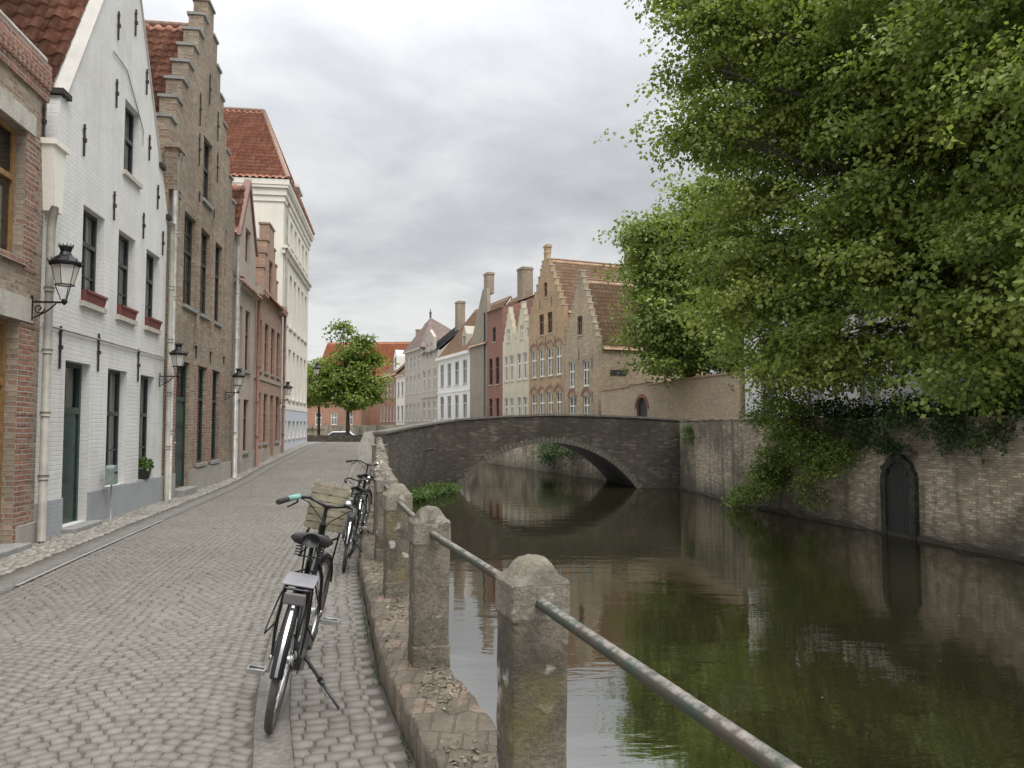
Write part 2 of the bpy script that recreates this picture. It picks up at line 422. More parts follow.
# bicycles
MT['bike_black'] = m_plain('black_enamel', (.012,.012,.013), .28, 0, var=.2)
MT['rubber'] = m_plain('worn_rubber', (.075,.07,.063), .85, var=.35, scale=25)
MT['rubber_black'] = m_plain('black_rubber', (.02,.02,.02), .7, var=.3)
MT['chrome'] = m_plain('dull_chrome', (.55,.55,.54), .25, 1.0, var=.2)
MT['saddle'] = m_plain('black_leather', (.016,.015,.015), .45, var=.3)
MT['teal'] = m_plain('teal_tape', (.16,.33,.29), .6, var=.2)
MT['basket'] = m_plain('weathered_pale_wood', (.22,.195,.135), .8, var=.35, scale=12)
MT['rack_plate'] = m_plain('grey_plastic', (.20,.195,.205), .5, var=.12)
MT['reflector'] = m_plain('dull_reflector', (.10,.095,.095), .35, var=.2)
MT['rail_top'] = None
t = NT('flaking_rail_paint'); o_ = t.obj()
nz = t.n('SeparateXYZ', {0: t.n('NewGeometry').outputs['Normal']}).outputs[2]
n1 = t.noise(o_, 9, 6, .7)
base = t.ramp(n1, [(.40, (.035,.06,.042)), (.55, (.065,.058,.043)), (.70, (.09,.06,.046))])
worn = t.ramp(t.noise(o_, 26, 5, .7), [(.40, 0), (.62, .9)])
top = t.ramp(nz, [(.55, 0), (.72, 1)])
MT['rail'] = t.done(t.bsdf(t.mix(t.math('MULTIPLY', worn, top), base, (.24,.21,.185)), .6, .1, t.bump(n1, .003)))
t = NT('frosted_lamp_glass')
MT['lamp_glass'] = t.done(t.n('MixShader', {0: .55, 1: t.n('BsdfTransparent', {'Color': (.92,.92,.88,1)}).outputs[0], 2: t.bsdf((.78,.77,.70), .25)}).outputs[0])
CLX, CLY, ZEN, SKYG, EXPO = 3.1, 1.7, 6.0, 5.1, 0.75
# ------------------------------------------------------------------ the line of the canal wall and the street beside it
_W = [(-6,3.2),(-3,2.05),(-1,1.33),(1.05,.64),(2.95,.07),(4.71,-.5),(6.55,-.957),(8.2,-1.33),(10.2,-1.70),(16.3,-2.75),(22,-3.75),(27,-4.60),(33.5,-5.4),(46,-7.2),(60,-9.5)]
_wy = np.array([p[0] for p in _W], float); _wxv = np.array([p[1] for p in _W], float)
_sl = np.gradient(_wxv, _wy)
def wx(y):
    i = int(np.clip(np.searchsorted(_wy, y)-1, 0, len(_wy)-2))
    h = _wy[i+1]-_wy[i]; t = (y-_wy[i])/h
    return ((2*t**3-3*t*t+1)*_wxv[i] + (t**3-2*t*t+t)*h*_sl[i] + (-2*t**3+3*t*t)*_wxv[i+1] + (t**3-t*t)*h*_sl[i+1])
_gy = np.linspace(-6, 60, 2641); _gx = np.array([wx(y) for y in _gy]); _gs = np.gradient(_gx, _gy)
def P(y, a):
    """points a metres to the left of the canal wall line"""
    y = np.asarray(y, float); x = np.interp(y, _gy, _gx); s = np.interp(y, _gy, _gs); n = np.sqrt(1+s*s)
    return x - a/n, y + a*s/n, s
def sm(a, b, v):
    t = np.clip((np.asarray(v, float)-a)/(b-a), 0, 1); return t*t*(3-2*t)
def zs(y): return .6*sm(20, 40, y) - .15*sm(46, 55, y) - .45*sm(55, 68, y)
def hx(y): return -4.9 - .1475*y          # the house fronts

def ribbon(name, ys, a0, a1, dz, mat, thick=None):
    x0, y0, _ = P(ys, a0); x1, y1, _ = P(ys, a1); n = len(ys)
    z = zs(ys)+dz
    if thick is None:
        v = np.concatenate([np.stack([x0, y0, z], 1), np.stack([x1, y1, z], 1)])
        f = [(i, i+1, n+i+1, n+i) for i in range(n-1)]
    else:
        v = np.concatenate([np.stack([x0, y0, z], 1), np.stack([x1, y1, z], 1), np.stack([x0, y0, z-thick], 1), np.stack([x1, y1, z-thick], 1)])
        f = []
        for i in range(n-1):
            f += [(i, i+1, n+i+1, n+i), (2*n+i, 2*n+i+1, i+1, i), (n+i, n+i+1, 3*n+i+1, 3*n+i)]
        f += [(0, n, 3*n, 2*n), (n-1, 2*n-1, 4*n-1, 3*n-1)]
    return np_mesh(name, v, f, mat)

def strips(name, pairs, mat):
    v = []; f = []; m = len(pairs[0])
    for st in pairs: v += st
    for i in range(len(pairs)-1):
        for j in range(m-1):
            f.append((i*m+j, i*m+j+1, (i+1)*m+j+1, (i+1)*m+j))
    return np_mesh(name, v, f, mat)

# ---- ground on both banks
st = []
for y in np.arange(-6, 28.6, 1.5):
    x, yy, _ = P(y, 0.0); z = float(zs(y))-.03
    st.append([(float(x), float(yy), z), (float(x)-7, float(yy), z), (-300, float(yy), z)])
for x, y in [(-4.6,33),(-3.2,38.2),(-4.0,43.5),(-6,54),(-10,68),(-18,90),(-60,112),(-300,125)]:
    z = float(zs(y))-.03
    st.append([(x, y, z), (min(x-7, -12), y, z), (-301, y, z)])
tag(strips('ground', st, MT['ground']), kind='structure')
RB = [(19,-12),(14.4,6),(12.1,18.3),(9.7,29.1),(8.5,39.8),(5.4,44.9),(2.1,54.3),(-3.5,69),(-11,91),(-28,118),(-300,145)]
st = [[(x, y, 1.0), (x+8, y+1, 1.0), (320, y+2, 1.0)] for x, y in RB] + [[(-301, 700, 1.0), (0, 700, 1.0), (320, 700, 1.0)]]
tag(strips('garden_ground', st, MT['soil']), kind='structure')
w = MB(); w.add([(-320,-60,-1.6),(320,-60,-1.6),(320,400,-1.6),(-320,400,-1.6)], [(0,1,2,3)])
tag(w.build('water', MT['water']), kind='structure')

# ---- road, pavements
YS = np.arange(-3, 46.5, .5)
tag(ribbon('road', YS, .25, 4.2, .0, MT['joint']), kind='structure')
tag(ribbon('pavement', YS, 3.92, 5.6, .014, MT['joint'], .06), kind='structure')
tag(ribbon('kerb', YS, 3.60, 3.92, .018, MT['kerb_dark'], .06), kind='structure')
tag(ribbon('paving_band', YS, .80, .98, .018, MT['kerb'], .04), kind='structure')
rb = MB()
for y in (8.4, 9.7, 11.0, 12.3):
    a = [P(y, 3.595), P(y+1.28, 3.595), P(y+1.28, 3.555), P(y, 3.555)]
    rb.add([(float(p[0]), float(p[1]), .0225) for p in a], [(0,1,2,3)])
tag(rb.build('kerb_line', MT['bluestone']), kind='structure')

def setts(name, ya, aa, hw, hh, ang, dz, mat, jit=.0036, h=.016, rnd=None):
    """one rounded stone per entry: centre at path coordinate (ya, aa), half width across, half length along"""
    n = len(ya); x, y, s = P(ya, aa)
    base = np.arctan2(1, s) - np.pi/2 + ang          # rotation of the stone's own axes
    z = zs(ya) + dz + rng.uniform(-.002, .0025, n)
    c, sn = np.cos(base), np.sin(base)
    tl = rng.normal(0, .006, (n, 2))
    V = np.zeros((n, 8, 3))
    for k, (sx, sy) in enumerate(((-1,-1),(1,-1),(1,1),(-1,1))):
        jx = rng.normal(0, jit, n); jy = rng.normal(0, jit, n)
        for lvl in (0, 1):
            ins = .0 if lvl == 0 else .0032
            lx = sx*(hw-ins) + jx; ly = sy*(hh-ins) + jy
            V[:, k+4*lvl, 0] = x + lx*c - ly*sn
            V[:, k+4*lvl, 1] = y + lx*sn + ly*c
            V[:, k+4*lvl, 2] = z + (0 if lvl else -h) + tl[:, 0]*lx + tl[:, 1]*ly
    F = np.array([(4,5,6,7),(0,1,5,4),(1,2,6,5),(2,3,7,6),(3,0,4,7)])
    faces = (np.arange(n)[:, None, None]*8 + F[None]).reshape(-1, 4)
    rn = rng.uniform(0, 1, n) if rnd is None else rnd
    o = np_mesh(name, V.reshape(-1, 3), faces, mat, rnd=np.repeat(rn, 8))
    return tag(o, kind='structure')

# carriageway: segmental arcs of small granite setts
ya, aa, hw, hh, an = [], [], [], [], []
a_lo, a_hi = 1.0, 3.55; nc = 2; W = (a_hi-a_lo)/nc; row = .078; sag = .28
for c in range(nc):
    for r in range(int(46/row)):
        nst = 15 if r % 2 else 16
        for j in range(nst):
            u = (j+.5)/nst - .5 + rng.normal(0, .006)
            sl = -sag*8*u/W
            y = 1.2 + r*row + sag*(1-(2*u)**2) + (0 if c == 0 else row*.5)
            if y > 45.5: continue
            ya.append(y); aa.append(a_lo + W*(c+.5+u)); an.append(math.atan(-sl))
            hw.append(W/nst*.5*math.sqrt(1+sl*sl)*.97 - .0010); hh.append(row*.5*math.cos(math.atan(sl)) - .0028)
setts('road_setts', np.array(ya), np.array(aa), np.array(hw), np.array(hh), np.array(an), .012, MT['sett'])
# walk beside the canal wall: straight courses
ya, aa, hw, hh = [], [], [], []
for r in range(int(44/.090)):
    a = .27 + (0.0 if r % 2 else .07)
    first = True
    while a < .79:
        wd = (.055 if (first and r % 2 == 0) else .112) + rng.normal(0, .010)
        wd = min(max(wd, .045), .80-a)
        if wd > .03:
            ya.append(1.3 + r*.090 + rng.normal(0, .003)); aa.append(a+wd/2); hw.append(wd/2-.004); hh.append(.0405)
        a += wd; first = False
setts('walk_setts', np.array(ya), np.array(aa), np.array(hw), np.array(hh), np.zeros(len(ya)), .012, MT['sett'], .004)
# house side: uneven pale cobbles
ya, aa, hw, hh, an = [], [], [], [], []
for r in range(int(42/.095)):
    a = 3.94 + rng.uniform(0, .05)
    while a < 5.45:
        wd = rng.uniform(.075, .125)
        ya.append(4 + r*.095 + rng.normal(0, .012)); aa.append(a+wd/2); hw.append(wd/2-.006); hh.append(rng.uniform(.036, .044)); an.append(rng.normal(0, .09))
        a += wd
setts('pavement_cobbles', np.array(ya), np.array(aa), np.array(hw), np.array(hh), np.array(an), .027, MT['sett_pale'], .007)

# ------------------------------------------------------------------ canal wall, posts, rail
root = empty('canal_wall', (float(P(3,0)[0]), 3, 0))
tag(root, 'low brick canal wall with mossy coping under the stone posts', 'wall')
def path_prism(ys, prof, name, mat, parent, jit=0):
    """closed profile (a, z) swept along the canal line"""
    v = []; m = len(prof)
    for y in ys:
        for a, z in prof:
            x, yy, _ = P(y, a + (rng.normal(0, jit) if jit else 0))
            v.append((float(x)-root.location.x, float(yy)-root.location.y, z + float(zs(y)) + (rng.normal(0, jit) if jit else 0)))
    f = []
    for i in range(len(ys)-1):
        for j in range(m):
            k = (j+1) % m
            f.append((i*m+j, i*m+k, (i+1)*m+k, (i+1)*m+j))
    return np_mesh(name, v, f, mat, parent)
# uv along the wall so that the coping bricks lie across it
o = path_prism(np.arange(-4, 28.3, .12), [(.245,-.3),(.252,.165),(.236,.185),(.15,.188),(.05,.182),(-.03,.188),(-.10,.182),(-.125,.15),(-.125,-.1)], 'coping', MT['coping'], root, .0085)
o = path_prism(np.arange(-4, 28.6, .5), [(.20,-.12),(-.11,-.12),(-.11,-3),(.20,-3)], 'retaining_wall', MT['quay_brick'], root)

def heightcap(mb, h, z0, zt, n=18, rad=.0):
    """square cap block with rounded shoulders and a raised dome"""
    vs = []; fs = []
    for i in range(n+1):
        for j in range(n+1):
            x = -h + 2*h*i/n; y = -h + 2*h*j/n
            q = max(abs(x), abs(y))/h
            rr = math.hypot(x, y)/h
            t = min(1, (.55*rr+.45*q)/.92)
            dome = (.5+.5*math.cos(math.pi*t**1.9))**.8
            z = z0 + (.018*(1-max(0, (q-.86)/.14)**2)) + (zt-z0-.018)*dome
            vs.append((x, y, z + random.gauss(0, .0012)))
    for i in range(n):
        for j in range(n):
            fs.append((i*(n+1)+j, (i+1)*(n+1)+j, (i+1)*(n+1)+j+1, i*(n+1)+j+1))
    mb.add(vs, fs, True)

POSTY = [2.95, 4.71, 6.55, 8.25, 10.1, 12.0, 13.9, 15.8, 17.7, 19.6, 21.5, 23.4, 25.3]
ORD = ['nearest', 'second', 'third', 'fourth', 'fifth', 'sixth', 'seventh', 'eighth', 'ninth', 'tenth', 'eleventh', 'twelfth', 'thirteenth']
def make_post():
    r_ = empty('stone_post')
    s = MB(); nz_ = 9; ring = []
    for k in range(nz_):
        z = .10+.80*k/(nz_-1)
        for a, b in ((-1,-1),(0,-1.01),(1,-1),(1.01,0),(1,1),(0,1.01),(-1,1),(-1.01,0)): ring.append((a*.107+random.gauss(0,.0022), b*.107+random.gauss(0,.0022), z))
    s.add(ring, [(k*8+j, k*8+(j+1) % 8, k*8+8+(j+1) % 8, k*8+8+j) for k in range(nz_-1) for j in range(8)])
    s.add(ring[-8:], [tuple(range(8))])
    # worn foot
    s.build('shaft', MT['post_stone'], r_, bevel=.018)
    f = MB(); f.box(-.1115, .1115, -.1115, .1115, .08, .31)
    f.build('foot', MT['post_stone'], r_, bevel=.012)
    c = MB(); c.box(-.114, .114, -.114, .114, .885, 1.028)
    c.build('cap', MT['cap_stone'], r_, bevel=.016)
    d = MB(); heightcap(d, .1135, 1.018, 1.108)
    d.build('dome', MT['cap_stone'], r_)
    return r_
post0 = make_post()
for i, y in enumerate(POSTY):
    o = post0 if i == 0 else copy_tree(post0)
    x, yy, s = P(y, 0.0)
    o.location = (float(x), float(yy), float(zs(y)) + .0); o.rotation_euler = (R(random.uniform(-.6,.6)), R(random.uniform(-.6,.6)), math.atan2(1, float(s))-math.pi/2 + R(random.uniform(-3,3)))
    lab = {0: 'lichen spotted square stone post with domed cap, nearest the camera',
           1: 'mossy yellow tinged stone post with domed cap, second from the camera'}.get(i, 'weathered square stone post on the canal wall, %s from the camera' % ORD[i])
    tag(o, lab, 'post', 'stone posts along the canal wall')
rl = MB(); pts = []
for y in [-2.5, -.5, 1.0] + POSTY + [26.6]:
    x, yy, _ = P(y, 0.0); pts.append((float(x), float(yy), .955 + float(zs(y))))
for a, b in zip(pts[:-1], pts[1:]): rl.tube([a, b], 0.0215, 8, cap=False)
rl.tube([pts[-2], pts[-1]], 0.0215, 8)
tag(rl.build('handrail', MT['rail']), 'long flaking green and brown metal handrail running through the stone posts', 'railing')
x, yy, s = P(27.0, 0.0)
pl = empty('stone_pillar', (float(x), float(yy), 0), R(9))
a = MB(); a.box(-.27, .27, -.27, .27, -.2, .86); a.build('pillar_block', MT['post_stone'], pl, bevel=.02)
a = MB(); a.box(-.285, .285, -.285, .285, .86, .93); a.build('flat_cap', MT['cap_stone'], pl, bevel=.02)
tag(pl, 'dark square stone pillar with flat top closing the row of posts by the bridge', 'pillar')

# ------------------------------------------------------------------ bridge
BA = math.atan2(.156, .988); B0 = Vector((-2.75, 38.0, 0))
br = empty('stone_bridge', B0, BA)
tag(br, 'low dark masonry arch bridge over the canal with stone voussoirs', 'bridge')
BM = Matrix.Translation(B0) @ Matrix.Rotation(BA, 4, 'Z'); BMi = BM.inverted()
s0, s1 = .15, 9.2; sc = (s0+s1)/2; hs = (s1-s0)/2; rise = 2.32; AR = (hs*hs+rise*rise)/(2*rise); AZ = .72-AR
def soff(x): return AZ + math.sqrt(max(0, AR*AR-(x-sc)**2))
def ptop(x): return float(np.interp(x, [-3,0,2.3,4.7,7,9.3,11.4,14], [1.58,1.81,1.98,2.07,2.04,1.95,1.83,1.75]))
DEP = 5.5
arc = [(sc + AR*math.sin(t), AZ + AR*math.cos(t)) for t in np.linspace(-math.asin(hs/AR), math.asin(hs/AR), 41)]
xs_top = list(np.linspace(12.2, -.05, 26))
outline = [(-.05,-3.0),(s0,-3.0)] + arc + [(s1,-3.0),(12.2,-3.0)] + [(x, ptop(x)) for x in xs_top]
for y0 in (0, DEP-.4):
    m = MB(); m.prism(outline, y0, y0+.4); m.build('spandrel_wall', MT['bridge_brick'], br)
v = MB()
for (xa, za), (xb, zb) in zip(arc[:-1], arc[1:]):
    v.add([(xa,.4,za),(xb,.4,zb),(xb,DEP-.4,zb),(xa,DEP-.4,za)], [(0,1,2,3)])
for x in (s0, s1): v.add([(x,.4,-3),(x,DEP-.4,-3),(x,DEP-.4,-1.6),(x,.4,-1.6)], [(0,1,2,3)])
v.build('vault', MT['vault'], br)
v = MB(); xs = list(np.linspace(-4, 14, 30))
for xa, xb in zip(xs[:-1], xs[1:]):
    v.add([(xa,.4,ptop(xa)-.95),(xb,.4,ptop(xb)-.95),(xb,DEP-.4,ptop(xb)-.95),(xa,DEP-.4,ptop(xa)-.95)], [(0,1,2,3)])
v.build('deck', MT['joint'], br)
for yf, dy in ((0, -1), (DEP, 1)):
    v = MB(); nV = 52; tmax = math.asin(hs/AR)+.02
    for i in range(nV):
        g = .004
        t0 = -tmax + 2*tmax*i/nV + g; t1 = -tmax + 2*tmax*(i+1)/nV - g
        d = .27 + random.uniform(-.06,.09); pr = .010 + random.uniform(-.006,.010)
        ra, rb_ = AR-.008, AR+d
        q = [(sc+ra*math.sin(t0), AZ+ra*math.cos(t0)), (sc+ra*math.sin(t1), AZ+ra*math.cos(t1)), (sc+rb_*math.sin(t1), AZ+rb_*math.cos(t1)), (sc+rb_*math.sin(t0), AZ+rb_*math.cos(t0))]
        ya_, yb_ = (yf-pr, yf+.1) if dy < 0 else (yf-.1, yf+pr)
        v.prism(q, ya_, yb_)
    v.build('arch_ring', MT['arch_stone'], br)
    v = MB(); xs = list(np.linspace(-.05, 12.2, 16)); c0, c1 = (yf-.06, yf+.46) if dy < 0 else (yf-.46, yf+.06)
    for xa, xb in zip(xs[:-1], xs[1:]):
        za, zb = ptop(xa)+.002, ptop(xb)+.002
        v.prism([(xa+.004,za),(xb-.004,zb),(xb-.004,zb+.09+random.uniform(-.008,.008)),(xa+.004,za+.09)], c0, c1)
    v.build('coping', MT['bridge_cap'], br)
# splayed wing wall on the street side
WG = [(-4.62,28.3,1.28),(-4.55,31.0,1.36),(-4.30,34.0,1.48),(-3.75,36.4,1.62),(-2.78,38.05,1.79)]
def wall_run(pts, thick, zb, side=1):
    """thick wall along points (x,y,ztop); side=1 thickens to the left of the run"""
    m = MB(); n = len(pts); off = []
    for i, p in enumerate(pts):
        a = Vector(pts[max(i-1,0)][:2]); b = Vector(pts[min(i+1,n-1)][:2]); d = (b-a).normalized()
        off.append(Vector((-d.y, d.x))*thick*side)
    vs = []
    for p, o in zip(pts, off):
        z0 = zb if not callable(zb) else zb(p)
        vs += [(p[0],p[1],z0),(p[0],p[1],p[2]),(p[0]+o.x,p[1]+o.y,p[2]),(p[0]+o.x,p[1]+o.y,z0)]
    fs = []
    for i in range(n-1):
        for j in range(4):
            k = (j+1) % 4; fs.append((i*4+j, i*4+k, (i+1)*4+k, (i+1)*4+j))
    fs += [(0,1,2,3), ((n-1)*4+3, (n-1)*4+2, (n-1)*4+1, (n-1)*4)]
    m.add(vs, fs); return m
loc = lambda p: BMi @ p
wall_run(WG, .40, -3).xform(loc).build('wing_wall', MT['bridge_brick'], br)
def coping_run(pts, thick, ov, h, side=1):
    n = len(pts); q = []
    for i, p in enumerate(pts):
        a = Vector(pts[max(i-1,0)][:2]); b = Vector(pts[min(i+1,n-1)][:2]); d = (b-a).normalized()
        o = Vector((d.y, -d.x))*ov*side
        q.append((p[0]+o.x, p[1]+o.y, p[2]+h))
    return wall_run(q, thick+2*ov, lambda p: p[2]-h+.003, side)
coping_run(WG, .40, .06, .09).xform(loc).build('coping', MT['bridge_cap'], br)
e = MB(); e.prism([(-5.62,.1),(-5.02,.1),(-5.02,1.30),(-5.12,1.38),(-5.40,1.34),(-5.62,.85)], 28.35, 29.6); e.xform(loc).build('end_block', MT['end_stone'], br, bevel=.03)

# ------------------------------------------------------------------ quay walls
QR = [(15.8,0,1.74),(14.4,6,1.74),(13.2,12.5,1.72),(12.1,18.3,1.76),(10.9,23.8,1.72),(9.7,29.1,1.76),(9.05,34,1.78),(8.55,39.5,1.80)]
def dense(pts, step, jz):
    out = []
    for a, b in zip(pts[:-1], pts[1:]):
        n = max(1, int(math.dist(a[:2], b[:2])/step))
        for i in range(n):
            t = i/n; out.append(tuple(a[k]+(b[k]-a[k])*t + (random.gauss(0, jz) if k == 2 else random.gauss(0, jz*.3)) for k in range(3)))
    out.append(pts[-1]); return out
DQ = dense(QR, .45, .02)
q = empty('quay_wall', (12.1, 18.3, 0))
tq = lambda p: p - Vector((12.1,18.3,0))
wall_run(DQ, .5, -3, -1).xform(tq).build('brickwork', MT['quay_brick'], q)
coping_run(DQ, .5, .04, .07, -1).xform(tq).build('coping', MT['quay_brick'], q)
ft = wall_run([(p[0]-.10,p[1]-.02,-1.50+random.gauss(0,.05)) for p in DQ], .16, -3, -1).xform(tq).build('footing', MT['bridge_brick'], q)
tag(q, 'tall old brick quay wall along the far side of the canal under the trees', 'wall')
QF = [(5.7,44.6,1.55),(4.0,48.5,1.5),(2.1,54.3,1.5),(-3.5,69,1.5),(-11,91,1.6),(-28,118,1.6),(-90,132,1.6)]
q2 = wall_run(dense(QF, 1.2, .02), .45, -3, -1).build('quay_wall', MT['quay_brick'])
tag(q2, 'distant quay wall below the row of gabled houses beyond the bridge', 'wall')
q3 = wall_run([(-3.6,43.3,.55),(-6,54,.42),(-10,68,.0),(-18,90,.0),(-60,112,.0)], .4, -3, 1).build('quay_wall', MT['quay_brick'])
tag(q3, 'low quay edge on the street side of the canal beyond the bridge', 'wall')
LW = [(-16.5,56.5,.86),(-13.5,56.2,.86),(-11,54.5,.90),(-9,51.5,1.0),(-7.6,48,1.1),(-6.6,45,1.22),(-6.2,43.4,1.3)]
q4 = wall_run(LW, .4, -.3, 1).build('low_wall', MT['bridge_brick'])
tag(q4, 'low dark curved wall closing the end of the street before the trees', 'wall')
# arched water gate in the quay wall
gx, gy = 11.21, 22.4
ga = math.atan2(-(23.8-18.3), -(10.9-12.1))   # runs towards the camera
gd = Vector((12.1-10.9, 18.3-23.8, 0)).normalized(); gang = math.atan2(gd.y, gd.x)
g = empty('water_gate', (gx-.02, gy, -1.6), gang)
tag(g, 'dark arched water gate in the old brick quay wall with weeds on top', 'gate')
def arch_poly(w, h, n=12):
    r = w/2
    return [(-r,-.8),(r,-.8),(r,h-r)] + [(r*math.cos(a), h-r+r*math.sin(a)) for a in np.linspace(0, math.pi, n)[1:-1]] + [(-r,h-r)]
a = MB(); a.prism([(x_+random.gauss(0,.035), z_+random.gauss(0,.035)) for x_, z_ in arch_poly(1.36, 2.36, 16)], -.13, .1, [arch_poly(.98, 2.14)[::-1]]); a.build('arch_surround', m_stone('tarred_stone', (.010,.0095,.009), (.022,.020,.018), lich=.1, mossamt=.3), g)
a = MB()
for i in range(7):
    xa = -.49+.14*i; rr = .49
    top = 2.14-.49+math.sqrt(max(.01, rr*rr-max(abs(xa), abs(xa+.14))**2*.98))
    a.box(xa+.004, xa+.136, -.07, -.01, -.5, top)
a.build('gate_leaf', m_plain('tarred_boards', (.012,.012,.012), .6, var=.5, scale=14), g)
a = MB(); a.box(-.72, .72, -.22, .1, 2.362, 2.46); a.box(-.52, .52, -.18, .1, 2.463, 2.54)
a.build('ledge', m_stone('dark_ledge', (.03,.028,.024), (.07,.065,.055), lich=.3, mossamt=.4), g)
# ------------------------------------------------------------------ houses
def tiles(name, parent, o, e, s, width, length, mat, tw=.27, th=.32, seg=6, amp=.050, step=.042, clip=None, flat=False):
    """roof covering: o corner at the eave, e along the eave, s up the slope (unit vectors, local)"""
    o = Vector(o); e = Vector(e).normalized(); s = Vector(s).normalized(); n = e.cross(s)
    if n.z < 0: n = -n
    nc = max(1, round(width/tw)); tw = width/nc; nr = max(1, round(length/th)); th = length/nr
    if flat: seg = 2
    us = np.linspace(0, nc, nc*seg+1)
    prof = np.zeros_like(us) if flat else amp*np.where((us % 1) < .62, np.sin((us % 1)/.62*math.pi), -.45*np.sin(((us % 1)-.62)/.38*math.pi))
    rows = []
    V = []; UV = []
    lo = None
    for r in range(nr):
        j = rng.normal(0, .004, len(us))
        for t, dz in ((r, step), (r+1.0, .0)):
            tt = t*th - (.02 if dz else 0)
            for k in range(len(us)):
                u = us[k]*tw
                p = o + e*u + s*tt + n*(prof[k]+dz+j[k]+.03)
                V.append(p[:]); UV.append((us[k] if us[k] < nc else nc-1e-3, r+.02+(.9 if dz == 0 else 0)))
    m = len(us); F = []
    for r in range(nr):
        a = 2*r*m; b = a+m
        for k in range(m-1):
            F.append((a+k, a+k+1, b+k+1, b+k))
            if r+1 < nr: F.append((b+k, b+k+1, b+m+k+1, b+m+k))
    if clip:
        V_ = np.array(V); keep = []
        for f in F:
            c = V_[list(f)].mean(0)
            if clip(c): keep.append(f)
        F = keep
    if not F: return None
    ob = np_mesh(name, V, F, mat, parent, uv=UV)
    # solid underside so that no light leaks through
    return ob

def window(par, x0, x1, z0, z1, y=.13, mat='dark_paint', nx=2, tr=(), bars=(), fw=.055, sill=None, curtain=None, name='window', frame_d=.06, glass='glass', sill_out=.06):
    f = MB(); yb = y+frame_d
    f.box(x0, x0+fw, y, yb, z0, z1); f.box(x1-fw, x1, y, yb, z0, z1)
    f.box(x0+fw, x1-fw, y, yb, z0, z0+fw*1.2); f.box(x0+fw, x1-fw, y, yb, z1-fw, z1)
    for i in range(1, nx):
        xc = x0 + (x1-x0)*i/nx; f.box(xc-fw*.5, xc+fw*.5, y+.004, yb-.004, z0+fw*1.2, z1-fw)
    for t_ in tr:
        zc = z0+(z1-z0)*t_; f.box(x0+fw, x1-fw, y-.012, yb+.002, zc-fw*.65, zc+fw*.65)
    for t_ in bars:
        zc = z0+(z1-z0)*t_; f.box(x0+fw, x1-fw, y+.012, yb-.012, zc-.014, zc+.014)
    w = f.build(name, MT[mat], par)
    p = MB(); yp = y+frame_d*.55
    p.add([(x0+.01,yp,z0+.01),(x1-.01,yp,z0+.01),(x1-.01,yp,z1-.01),(x0+.01,yp,z1-.01)], [(0,1,2,3)])
    p.build('pane', MT[glass], w)
    if sill:
        s = MB(); s.box(x0-.05, x1+.05, -sill_out, y+.01, z0-.085, z0-.004); s.build('sill', MT[sill], w)
    if curtain:
        c = MB(); n = 14; yc = yb+.06
        lo = z0 if curtain == 'full' else z0+(z1-z0)*.0
        hi = z1 if curtain in ('full', 'sides') else z0+(z1-z0)*.55
        spans = [(x0, x1)] if curtain != 'sides' else [(x0, x0+(x1-x0)*.3), (x1-(x1-x0)*.3, x1)]
        for xa, xb in spans:
            vs = []
            for i in range(n+1):
                x = xa+(xb-xa)*i/n; yy = yc+.018*math.sin(i*1.9)
                vs += [(x, yy, lo), (x, yy, hi)]
            c.add(vs, [(2*i, 2*i+2, 2*i+3, 2*i+1) for i in range(n)], True)
        c.build('curtain', MT['curtain'], w)
    return w

def door(par, x0, x1, z0, z1, y=.16, mat='green_paint', fan=.25, step_mat='bluestone', step=.14, handle=True):
    """panelled door with a glazed light above"""
    zt = z0+(z1-z0)*(1-fan) if fan else z1
    d = MB(); fw = .07
    d.box(x0, x0+fw, y-.02, y+.06, z0, z1); d.box(x1-fw, x1, y-.02, y+.06, z0, z1)
    d.box(x0+fw, x1-fw, y-.02, y+.06, z1-fw, z1)
    if fan: d.box(x0+fw, x1-fw, y-.025, y+.06, zt-.05, zt+.05)
    d.box(x0+fw, x1-fw, y+.005, y+.05, z0, zt-.05)
    w = (x1-x0-2*fw)
    for (a, b, c, e) in ((.12,.88,.06,.30),(.12,.88,.38,.62),(.12,.88,.70,.93)):
        xa, xb = x0+fw+w*a, x0+fw+w*b; za, zb = z0+(zt-z0)*c, z0+(zt-z0)*e
        d.box(xa, xb, y-.012, y+.004, za, zb)
        d.box(xa+.06, xb-.06, y-.022, y-.013, za+.06, zb-.06)
    o = d.build('door', MT[mat], par)
    if fan:
        p = MB(); p.add([(x0+fw,y+.03,zt+.05),(x1-fw,y+.03,zt+.05),(x1-fw,y+.03,z1-fw),(x0+fw,y+.03,z1-fw)], [(0,1,2,3)]); p.build('pane', MT['glass'], o)
    if handle:
        h = MB(); h.lathe([(0,0),(.028,.0),(.03,.03),(.018,.05),(0,.055)], (0,0,0), 10)
        h.xform(lambda q: Vector((x0+fw+.07+q.x, y-.02-q.z, z0+1.02+q.y))); h.build('handle', MT['chrome'], o)
    if step:
        s = MB(); s.box(x0-.06, x1+.06, -.22, y+.02, z0-step-.3, z0-.004); s.build('doorstep', MT[step_mat], par, bevel=.015)
    return o

def anchor_iron(par, x, z, h=.55, y=-.02):
    a = MB(); a.bar((x, y, z-h/2), (x, y, z+h/2), .035, .02)
    a.bar((x-.05, y, z+h*.32), (x+.05, y, z+h*.40), .02, .018); a.box(x-.022, x+.022, y-.03, y+.02, z-.03, z+.03)
    return a.build('wall_anchor', MT['anchor'], par)

